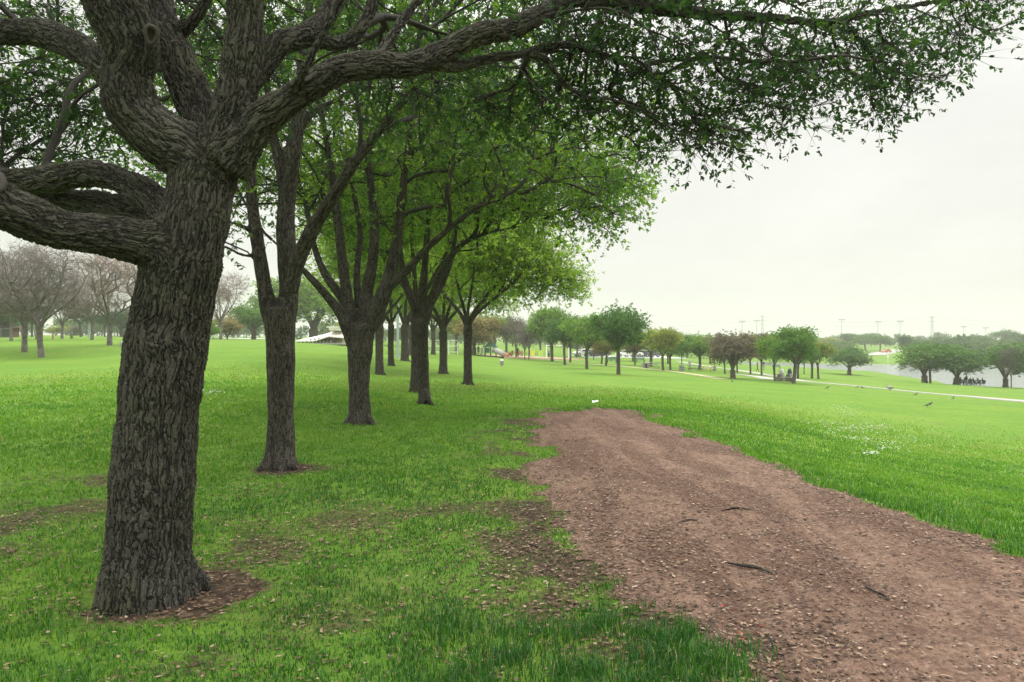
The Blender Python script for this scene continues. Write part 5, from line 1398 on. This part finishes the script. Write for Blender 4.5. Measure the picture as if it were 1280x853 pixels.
# ------------------------------------------------------------------ people (one continuous skinned body each)
def body_mesh(pose):
    """joints in metres, facing -Y, feet at z=0"""
    if pose == 'sit':
        J = {'pel': (0, .05, .50), 'bel': (0, .02, .68), 'che': (0, -.01, .92), 'nek': (0, -.03, 1.10), 'hed': (0, -.06, 1.20), 'top': (0, -.06, 1.33)}
        for s, n in ((-1, 'l'), (1, 'r')):
            J.update({n + 'hip': (s * .10, .02, .49), n + 'kne': (s * .15, -.42, .50), n + 'ank': (s * .14, -.45, .08), n + 'toe': (s * .15, -.62, .04),
                      n + 'sho': (s * .19, 0, 1.03), n + 'elb': (s * .25, -.12, .76), n + 'wri': (s * .15, -.34, .72), n + 'han': (s * .12, -.42, .73)})
    elif pose == 'walk':
        J = {'pel': (0, 0, .93), 'bel': (0, 0, 1.10), 'che': (0, 0, 1.33), 'nek': (0, 0, 1.50), 'hed': (0, -.02, 1.60), 'top': (0, -.02, 1.74)}
        for s, n in ((-1, 'l'), (1, 'r')):
            J.update({n + 'hip': (s * .10, 0, .90), n + 'kne': (s * .11, -.10 if s < 0 else -.06, .48), n + 'ank': (s * .11, -.22 if s < 0 else .24, .08 if s < 0 else .14), n + 'toe': (s * .12, -.38 if s < 0 else .12, .035 if s < 0 else .04),
                      n + 'sho': (s * .19, 0, 1.44), n + 'elb': (s * .24, .07 if s < 0 else -.05, 1.15), n + 'wri': (s * .24, -.02 if s < 0 else -.22, .92), n + 'han': (s * .23, -.06 if s < 0 else -.29, .84)})
    else:
        J = {'pel': (0, 0, .93), 'bel': (0, 0, 1.10), 'che': (0, 0, 1.33), 'nek': (0, 0, 1.50), 'hed': (0, -.02, 1.60), 'top': (0, -.02, 1.74)}
        for s, n in ((-1, 'l'), (1, 'r')):
            J.update({n + 'hip': (s * .10, 0, .90), n + 'kne': (s * .12, -.02, .48), n + 'ank': (s * .13, .03, .08), n + 'toe': (s * .15, -.14, .035),
                      n + 'sho': (s * .19, 0, 1.44), n + 'elb': (s * .26, .03, 1.15), n + 'wri': (s * .26, -.06, .90), n + 'han': (s * .25, -.09, .81)})
    R = {'pel': .14, 'bel': .125, 'che': .15, 'nek': .055, 'hed': .095, 'top': .075, 'hip': .095, 'kne': .06, 'ank': .042, 'toe': .04, 'sho': .065, 'elb': .045, 'wri': .03, 'han': .038}
    E = [('pel', 'bel'), ('bel', 'che'), ('che', 'nek'), ('nek', 'hed'), ('hed', 'top')]
    for n in 'lr': E += [('pel', n + 'hip'), (n + 'hip', n + 'kne'), (n + 'kne', n + 'ank'), (n + 'ank', n + 'toe'), ('che', n + 'sho'), (n + 'sho', n + 'elb'), (n + 'elb', n + 'wri'), (n + 'wri', n + 'han')]
    names = list(J); me = bpy.data.meshes.new('body'); me.from_pydata([J[n] for n in names], [(names.index(a), names.index(b)) for a, b in E], [])
    o = bpy.data.objects.new('body', me); link(o); o.modifiers.new('s', 'SKIN'); sb_ = o.modifiers.new('d', 'SUBSURF'); sb_.levels = 1
    for i, n in enumerate(names):
        r = R.get(n, R.get(n[1:], .05)); o.data.skin_vertices[0].data[i].radius = (r, r * (.8 if n in ('pel', 'bel', 'che') else 1)); o.data.skin_vertices[0].data[i].use_root = n == 'pel'
    ev = o.evaluated_get(bpy.context.evaluated_depsgraph_get()); m2 = bpy.data.meshes.new_from_object(ev); bpy.data.objects.remove(o)
    # colour regions: 0 skin 1 shirt 2 trousers 3 hair
    for nme in range(4): m2.materials.append(m_skin)
    reg = {'pel': 2, 'bel': 1, 'che': 1, 'nek': 0, 'hed': 0, 'top': 3, 'hip': 2, 'kne': 2, 'ank': 2, 'toe': 3, 'sho': 1, 'elb': 1, 'wri': 0, 'han': 0}
    seg = []
    for n in names: seg.append((Vector(J[n]), reg.get(n, reg.get(n[1:], 0)), R.get(n, R.get(n[1:], .05))))
    for a, b in E:
        ra, rb = reg.get(a, reg.get(a[1:], 0)), reg.get(b, reg.get(b[1:], 0))
        for t in (.25, .5, .75): seg.append((Vector(J[a]).lerp(Vector(J[b]), t), ra if t < .5 else rb, .06))
    for p in m2.polygons:
        c = p.center; p.material_index = min(seg, key=lambda q: (q[0] - c).length - q[2])[1]; p.use_smooth = True
        hd = Vector(J['hed'])
        if (c - hd).length < .2 and (c.z > hd.z + .06 or (c.y > hd.y + .02 and c.z > hd.z - .07)): p.material_index = 3
    return m2
bodies = {p: body_mesh(p) for p in ('sit', 'walk', 'stand')}
def person(loc, pose, rz, shirt, trousers, label, group, scale=1.0, hair=None):
    o = bpy.data.objects.new('person', bodies[pose]); link(o); o.location = [float(c) for c in loc]; o.rotation_euler = (0, 0, rz); o.scale = (scale,) * 3
    for i, m in ((0, m_skin), (1, m_cloth[shirt]), (2, m_cloth[trousers]), (3, hair or m_hair)): o.material_slots[i].link = 'OBJECT'; o.material_slots[i].material = m
    tag(o, label, 'person', group); return o
def folding_chair(loc, rz, label):
    root = empty('folding_chair', loc, rz)
    mb = MB(); mb.box((0, .03, .42), (.5, .46, .03)); mb.build('seat', m_blue, root)
    mb = MB(); mb.box((0, .28, .70), (.5, .03, .5), rx=-.15); mb.build('backrest', m_blue, root)
    for x in (-.25, .25):
        mb = MB(); mb.cyl((x, -.2, .01), (x, .28, .43), .012, .012, 6); mb.build('leg', m_metal, root)
        mb = MB(); mb.cyl((x, .27, .01), (x, -.2, .42), .012, .012, 6); mb.build('leg', m_metal, root)
    tag(root, label, 'chair', 'folding chairs of the lake picnic')
PG = 'picnic group by the lake'
for i, (px, py, rz, sh, tr_c, lab) in enumerate((
    (1200.5, 481.2, 1.3, 'black', 'denim', 'black shirted person seated nearest the shore tree trunk'), (1205.5, 480.4, .6, 'navy', 'black', 'navy shirted person seated, second from the tree trunk'),
    (1213, 481.6, -.4, 'navy', 'denim', 'navy shirted person seated at the middle of the lake table'), (1217, 480.6, -2.6, 'black', 'black', 'black clothed person seated with back to the lake'),
    (1222.5, 482, -1.2, 'grey', 'black', 'grey shirted person seated right of the table'), (1228.5, 481.6, -1.6, 'black', 'grey', 'black shirted person seated at the right end of the picnic group'))):
    b = GD(px, 110 + (482 - py) * 2); folding_chair(b, rz, ['chair nearest the shore tree trunk', 'chair second from the shore tree trunk', 'chair at the middle of the lake table', 'chair with its back to the lake', 'chair right of the lake table', 'chair at the right end of the picnic group'][i].replace('chair', 'blue folding chair', 1))
    person(b, 'sit', rz, sh, tr_c, lab, PG)
person(GD(1208, 116), 'stand', .3, 'black', 'black', 'dark clothed person standing behind the lake table', PG)
def walker(px, py, pose, rz, a, b_, lab, sc=1.0, grp='people in the park'): person(G(px, py), pose, rz, a, b_, lab, grp, sc)
walker(946.5, 464.8, 'walk', 1.2, 'black', 'black', 'dark clothed walker on the concrete path by the trees')
walker(954.5, 462.5, 'stand', .4, 'navy', 'grey', 'person in navy beside the concrete path')
walker(896.5, 455.2, 'stand', 1.0, 'black', 'denim', 'left one of the pair by the lake shore'); walker(900.5, 455.4, 'walk', -1.0, 'black', 'black', 'right one of the pair by the lake shore')
walker(905, 456, 'stand', .2, 'navy', 'black', 'third person by the lake, right of the pair')
walker(647, 447.6, 'stand', .3, 'black', 'black', 'dark clothed adult next to the red play panel')
walker(661.5, 448.0, 'walk', 1.4, 'black', 'navy', 'black clothed adult walking at the yellow play panel')
walker(640.5, 447.2, 'stand', 0, 'red', 'red', 'child in red on the playground', .72)
walker(652, 446.5, 'walk', 1.8, 'tan', 'denim', 'child in tan top running on the playground', .7)
walker(598, 445, 'stand', .8, 'navy', 'black', 'person in navy left of the playground slide', .95)
walker(602.5, 446, 'stand', -.5, 'grey', 'grey', 'person in grey at the foot of the play tower', .9)
walker(571, 443.6, 'stand', .5, 'navy', 'black', 'person seen just left of the slender forked row tree', .95)
walker(686, 449.2, 'stand', .5, 'grey', 'black', 'person in grey by the bright round playground tree')
walker(705.5, 449.5, 'walk', .9, 'white', 'tan', 'person in white walking at the right end of the playground')

# playground
def playground():
    b = G(617, 446.2); s = b[1] / F; root = empty('play_structure', b)
    def X(px): return (px - 617) * s
    Zp = lambda py: (446.2 - py) * s
    for px in (606, 613, 620):
        for y in (0, 2.2):
            mb = MB(); mb.cyl((X(px), y, -.3), (X(px), y, Zp(434)), .07, .07, 8); mb.build('post', m_greenp, root)
    mb = MB(); mb.box((X(613), 1.1, Zp(440)), (16 * s, 2.3, .1)); mb.build('deck', m_greys, root)
    mb = MB(); zt = Zp(434); mb.add([(X(604), -.3, zt), (X(622), -.3, zt), (X(622), 2.5, zt), (X(604), 2.5, zt), (X(613), 1.1, zt + 1.0)], [(3, 2, 1, 0), (0, 1, 4), (1, 2, 4), (2, 3, 4), (3, 0, 4)]); mb.build('roof', m_greenp, root)
    mb = MB(); mb.tube([(X(618), -.2, Zp(438)), (X(621), -.7, Zp(438.5)), (X(626), -.8, Zp(441)), (X(631), -.9, Zp(443.6))], [.42] * 4, 14); sl = mb.build('slide', m_greys, root, True)
    mb = MB(); mb.tube([(X(631), -.9, Zp(443.6)), (X(633.5), -.95, Zp(444.7)), (X(636), -1.0, Zp(445.2))], [.43, .43, .40], 14); mb.build('slide_mouth', m_orange, sl, True)
    mb = MB()
    for i in range(6): mb.cyl((X(600 + i), .6, .25 + i * .3), (X(600 + i), 1.6, .25 + i * .3), .04, .04, 6)
    mb.cyl((X(599.5), .6, 0), (X(606), .6, 2.2), .04, .04, 6); mb.cyl((X(599.5), 1.6, 0), (X(606), 1.6, 2.2), .04, .04, 6); mb.build('climbing_ladder', m_dark, root)
    mb = MB(); mb.box((X(609), -.08, Zp(438)), (6 * s, .06, .8)); mb.build('panel', m_greenp, root)
    tag(root, 'green play tower with a grey tube slide ending in orange', 'playground tower')
    def panel(px, py, top, w, mat, label):
        b = G(px, py); s = b[1] / F; h = (py - top) * s; W = w * s; r = empty('climbing_frame', b)
        for x in (-W / 2, W / 2): mb = MB(); mb.cyl((x, 0, -.2), (x, 0, h), .06, .06, 8); mb.build('post', mat, r)
        mb = MB(); mb.prism([(-W / 2 + .06, h * .35), (-W / 2 + .06, h * .8), (-W / 4, h * .95), (W / 4, h * .95), (W / 2 - .06, h * .8), (W / 2 - .06, h * .35)], -.03, .03); mb.build('panel', mat, r)
        mb = MB(); [mb.cyl((-W / 2, .0, h * z), (W / 2, .0, h * z), .03, .03, 6) for z in (.12, .24)]; mb.build('rung', m_metal, r)
        tag(r, label, 'climbing frame', 'climbing frames of the playground')
    panel(636.5, 446.6, 441, 5, m_red, 'red and low play panel right of the slide mouth'); panel(650, 446.8, 438.5, 6, m_orange, 'orange play panel behind the small bare trees')
    panel(665.5, 447.3, 437.5, 4.5, m_yellow, 'yellow play panel right of the small bare trees'); panel(676, 447.6, 437.5, 5, m_limep, 'lime green play panel left of the bright round tree')
    r = empty('swing_set', G(697, 448)); s = r.location[1] / F; h = 2.3
    for x in (-2, 2):
        for y in (-.8, .8): mb = MB(); mb.cyl((x, y, -.1), (x, 0, h), .05, .05, 8); mb.build('leg', m_white, r)
    mb = MB(); mb.cyl((-2.1, 0, h), (2.1, 0, h), .05, .05, 8); mb.build('top_bar', m_white, r)
    for x in (-.9, .9):
        mb = MB(); mb.box((x, 0, .5), (.45, .2, .04)); sw = mb.build('swing_seat', m_dark, r)
        mb = MB(); [mb.cyl((x + e, 0, .5), (x + e, 0, h), .012, .012, 5) for e in (-.2, .2)]; mb.build('chain', m_metal, sw)
    tag(r, 'white framed swing set at the right end of the playground', 'swing set')
playground()

# birds on the slope
m_bird = simple('black_feathers', (.012, .013, .018), .45, var=.2, scale=20)
def bird(px, py, rz, label, first_=[None]):
    b = G(px, py)
    if first_[0] is None:
        root = empty('bird', (0, 0, 0))
        mb = MB(); mb.tube([(-.09, 0, .10), (-.06, 0, .115), (0, 0, .125), (.06, 0, .15), (.095, 0, .185), (.11, 0, .215), (.135, 0, .225), (.155, 0, .222)], [.012, .032, .046, .042, .024, .025, .022, .006], 10); mb.build('body', m_bird, root, True)
        mb = MB(); mb.tube([(.15, 0, .223), (.19, 0, .213)], [.008, .002], 6); mb.build('beak', m_dark, root)
        mb = MB(); mb.prism([(-.24, .055), (-.24, .07), (-.08, .125), (-.07, .10)], -.02, .02); mb.build('tail', m_bird, root)
        for y in (-.04, .04): mb = MB(); mb.tube([(-.12, y * .6, .10), (-.04, y, .125), (.04, y, .14), (.06, y * .8, .145)], [.005, .02, .022, .006], 8); mb.build('wing', m_bird, root, True)
        for y in (-.02, .02): mb = MB(); mb.tube([(.0, y, .10), (.005, y, 0), (.03, y, .004)], [.006, .004, .004], 5); mb.build('leg', m_dark, root)
        first_[0] = root; r = root
    else: r = copy_tree(first_[0])
    r.location = b + np.array([0, 0, .02]); r.rotation_euler = (0, 0, rz); r.scale = (1.1,) * 3
    tag(r, label, 'bird', 'black birds on the slope')
for px, py, rz, lab in ((1034, 487.5, .1, 'black bird on the slope, left of the close pair by the path'), (1071.5, 486, .2, 'left bird of the close pair below the path'), (1078, 486.6, 2.9, 'right bird of the close pair below the path'),
                        (1145, 495.2, .1, 'small black bird right of the grey goose'), (1191.5, 500.3, .5, 'black bird alone near the path at right'), (1163, 508.3, .3, 'right bird of the pair in the middle of the slope'),
                        (1159, 509.8, .1, 'left bird of the pair in the middle of the slope'), (915, 479.2, 1.8, 'black bird in front of the purple brown tree'), ):
    bird(px, py, rz, lab)
def goose(px, py):
    root = empty('goose', G(px, py), 2.7)
    mb = MB(); mb.tube([(-.34, 0, .34), (-.25, 0, .34), (-.08, 0, .33), (.1, 0, .35), (.2, 0, .42), (.23, 0, .52), (.22, 0, .62), (.26, 0, .68), (.31, 0, .67)], [.02, .09, .16, .14, .07, .04, .035, .045, .03], 12); mb.build('body', simple('grey_feathers', (.30, .29, .28), .8, var=.25), root, True)
    mb = MB(); mb.tube([(-.18, 0, .245), (-.02, 0, .22), (.08, 0, .25)], [.07, .11, .06], 10); mb.build('belly', m_cloth['white'], root, True)
    mb = MB(); mb.tube([(.30, 0, .672), (.37, 0, .655)], [.022, .008], 8); mb.build('beak', m_orange, root)
    for y in (-.11, .11): mb = MB(); mb.tube([(-.3, y * .5, .37), (-.1, y, .38), (.08, y, .38)], [.02, .085, .03], 8); mb.build('wing', m_cloth['grey'], root, True)
    for y in (-.06, .06): mb = MB(); mb.tube([(0, y, .2), (0, y, .01), (.09, y, .01)], [.016, .013, .01], 6); mb.build('leg', m_orange, root)
    tag(root, 'grey and white goose standing at the edge of the concrete path', 'goose')
goose(1112, 489.2)

# far lamp masts, pylons and power lines
def mast(px, top, d, label, kind='mast'):
    x, y = at_depth(px, d); z = Hs(x, y); zt = P(px, top, d)[2]; h = zt - z; root = empty('light_mast' if kind == 'mast' else 'power_pylon', (x, y, z))
    if kind == 'mast':
        mb = MB(); mb.cyl((0, 0, -.3), (0, 0, h), .2, .12, 8); mb.build('pole', m_metal, root)
        mb = MB(); mb.box((0, 0, h), (3.6, .2, .22)); mb.box((0, 0, h - .8), (3.6, .2, .2)); mb.build('crossbar', m_metal, root)
        for i in range(4): mb = MB(); mb.box((-1.5 + i * 1.0, -.3, h + .1), (.7, .5, .55)); mb.build('floodlight', m_greys, root)
    else:
        mb = MB()
        for sx in (-1, 1):
            for sy in (-1, 1): mb.cyl((sx * .9, sy * .9, -.3), (sx * .25, sy * .25, h), .08, .06, 5)
        for i in range(12):
            z0 = h * i / 12; w0 = .9 - .65 * i / 12; z1 = h * (i + 1) / 12; w1_ = .9 - .65 * (i + 1) / 12
            for sy in (-1, 1): mb.cyl((-w0, sy * w0, z0), (w1_, sy * w1_, z1), .035, .035, 4); mb.cyl((w0, sy * w0, z0), (-w1_, sy * w1_, z1), .035, .035, 4)
        mb.build('lattice_frame', m_metal, root)
        for zz in (.95, .82, .69): mb = MB(); mb.box((0, 0, h * zz), (4.5, .1, .12)); mb.build('cross_arm', m_metal, root)
    tag(root, label, 'light mast' if kind == 'mast' else 'pylon', 'tall poles on the horizon'); return root, (x, y, z, h)
for a in ((1052, 400, 420, 'leftmost floodlight mast over the wood beyond the lake'), (1097.5, 402.5, 430, 'floodlight mast above the far pale road'), (1125, 402, 430, 'floodlight mast left of the power pylon'),
          (1204.5, 408.5, 480, 'low floodlight mast right of the power pylon'), (1232, 410, 500, 'rightmost floodlight mast, just left of the tall far tree'), (927.5, 402, 440, 'mast left of the tall pole beyond the purple brown tree'), (946, 401, 440, 'mast between the purple brown and the bright green tree')): mast(*a)
_, q1 = mast(1165, 395, 430, 'tall lattice power pylon above the wide shore trees', 'pylon')
_, q2 = mast(953, 394, 470, 'tall lattice pylon just left of the bright green tree', 'pylon')
def wires():
    x0, y0 = at_depth(1500, 400); ends = [(q2[0], q2[1], q2[2] + q2[3]), (q1[0], q1[1], q1[2] + q1[3]), (x0, y0, q1[2] + q1[3])]
    x9, y9 = at_depth(700, 560); ends = [(x9, y9, q2[2] + q2[3])] + ends
    i_ = 0
    for dz in (.95, .82):
        hh = q1[3]
        mb = MB()
        for a, b in zip(ends[:-1], ends[1:]):
            pts = []
            for t in np.linspace(0, 1, 13):
                sag = 3.5 * 4 * t * (1 - t); pts.append((a[0] + (b[0] - a[0]) * t, a[1] + (b[1] - a[1]) * t, a[2] + (b[2] - a[2]) * t - hh * (1 - dz) - sag))
            mb.tube(pts, [.025] * 13, 4)
        o = mb.build('power_line', m_dark); tag(o, ['upper power line strung between the pylons', 'lower power line strung between the pylons'][i_], 'power line'); i_ += 1
wires()
# thin things by the lake
def thin_sign(px, py, top, label):
    b = G(px, py); s = b[1] / F; h = (py - top) * s; r = empty('sign_post', b)
    mb = MB(); mb.cyl((0, 0, -.2), (0, 0, h), .06, .06, 8); mb.build('pole', m_white, r); mb = MB(); mb.box((0, -.08, h - .3), (.7, .04, .6)); mb.build('sign_board', m_white, r); tag(r, label, 'sign')
thin_sign(1110, 453.5, 444.5, 'thin white sign post on the far bank below the pale road')
# scrap of paper and the fallen stick
b = G(740.5, 506); mb = MB(); rp = random.Random(4)
pts = [(b[0] + x * .055 + rp.uniform(-.01, .01), b[1] + y * .06, b[2] + .05 + .05 * abs(math.sin(3 * x + 2 * y)) + rp.uniform(0, .03)) for y in range(4) for x in range(4)]
mb.add(pts + [(p[0], p[1], p[2] - .003) for p in pts], [(j * 4 + i, j * 4 + i + 1, j * 4 + i + 5, j * 4 + i + 4) for i in range(3) for j in range(3)] + [(16 + j * 4 + i + 4, 16 + j * 4 + i + 5, 16 + j * 4 + i + 1, 16 + j * 4 + i) for i in range(3) for j in range(3)])
tag(mb.build('paper_scrap', m_white), 'crumpled white paper scrap in the grass at the trail end', 'litter')
def stick(pxs_, r, label, name='fallen_stick'):
    pts = np.array([G(a, b) + [0, 0, dz] for a, b, dz in pxs_]); p2, r2 = smooth_path(pts, r, .02)
    p2 = p2 + np.stack([np.sin(np.arange(len(p2)) * .9) * .003, np.cos(np.arange(len(p2)) * .7) * .003, np.zeros(len(p2))], 1)
    V, f, bkk = tube_np(p2, r2, 8); o = mesh_np(name, V, [f], m_bark, {'bk': bkk * [1, 1, 1]}, smooth=True); tag(o, label, 'stick', 'sticks lying on the trail')
stick([(908, 707, .02), (922, 710, .022), (938, 713, .025), (953, 715, .02), (965, 720, .015)], [.005, .010, .013, .010, .004], 'thick dark stick in the middle of the dirt trail')
stick([(902, 640, .012), (918, 637, .014), (938, 638, .012)], [.004, .009, .004], 'thin dark stick farther up the trail than the thick one')
stick([(848, 655, .012), (860, 652, .014), (875, 653, .012)], [.003, .007, .003], 'thin stick on the left half of the trail')
stick([(1080, 735, .012), (1100, 745, .014), (1112, 752, .012)], [.003, .007, .003], 'thin stick low on the right half of the trail')
stick([(960, 795, .012), (966, 812, .02), (972, 826, .012)], [.003, .006, .003], 'thin twig among the red flecked leaves at the bottom')

# ================================================================== world, light, air, camera
W = bpy.data.worlds.new('World'); bpy.context.scene.world = W; W.use_nodes = True
nt = W.node_tree; nt.nodes.clear(); k = N(nt)
SUN_EL, SUN_AZ = math.radians(52), math.radians(38)   # azimuth clockwise from +Y
sky = k.n('ShaderNodeTexSky', sky_type='NISHITA', sun_disc=False, sun_elevation=SUN_EL, sun_rotation=SUN_AZ, air_density=1.0, dust_density=4.0, ozone_density=1.0)
tc = k.n('ShaderNodeTexCoord').outputs['Generated']
sepz = k.n('ShaderNodeSeparateXYZ', {0: tc}).outputs['Z']
mp = k.n('ShaderNodeMapping', {'Vector': tc, 'Scale': (1, 1, 3.2)}).outputs[0]
cn = k.noise(mp, 1.8, 5, .6, .4).outputs[0]
cloud_l = k.mapr(cn, .35, .68, .93, 1.07)
# overcast: brighter overhead than at the horizon
up = k.mapr(sepz, .34, .95, 0, 1)
lum = k.math('MULTIPLY', k.math('ADD', 9.0, k.math('MULTIPLY', up, 42.0)), cloud_l)
cc = k.n('ShaderNodeVectorMath', {0: (1.0, 1.0, .955), 1: lum}, operation='MULTIPLY').outputs[0]
mixc = k.mix(.94, sky.outputs[0], cc)
bgn = k.n('ShaderNodeBackground', {'Color': mixc, 'Strength': .10})
k.n('ShaderNodeOutputWorld', {'Surface': bgn.outputs[0]})
sl = bpy.data.lights.new('sun', 'SUN'); sl.energy = 2.0; sl.angle = math.radians(25); sl.color = (1, .96, .88)
so = link(bpy.data.objects.new('sun', sl)); so.rotation_euler = (PI / 2 - SUN_EL, 0, PI - SUN_AZ)
m_haze, nt = new_mat('park_haze'); k = N(nt)
hv = k.n('ShaderNodeVolumePrincipled', {'Color': (.72, .72, .685, 1), 'Density': HAZE, 'Anisotropy': .2})
k.n('ShaderNodeOutputMaterial', {'Volume': hv.outputs[0]})
if HAZE > 0:
    mb = MB(); mb.box((0, 0, 20), (3200, 3200, 70)); hz = mb.build('haze', m_haze); tag(hz, kind='stuff')
    hz['label'] = 'thin pale haze over the whole park'; hz['category'] = 'haze'

cd = bpy.data.cameras.new('camera'); cam = link(bpy.data.objects.new('camera', cd))
cd.sensor_width = 36; cd.lens = 36 * F / 1280; cd.clip_start = .05; cd.clip_end = 8000
cam.location = (0, 0, EYE); cam.rotation_euler = (PI / 2 - PITCH, 0, 0)
sc = bpy.context.scene; sc.camera = cam
sc.render.engine = 'CYCLES'
sc.view_settings.view_transform = 'Standard'; sc.view_settings.look = 'None'; sc.view_settings.exposure = EXPO; sc.view_settings.gamma = 1
cy = sc.cycles; cy.max_bounces = 7; cy.diffuse_bounces = 4; cy.glossy_bounces = 2; cy.transmission_bounces = 3; cy.volume_bounces = 1; cy.transparent_max_bounces = 4
cy.use_denoising = True
cy.use_adaptive_sampling = True; cy.adaptive_threshold = .012
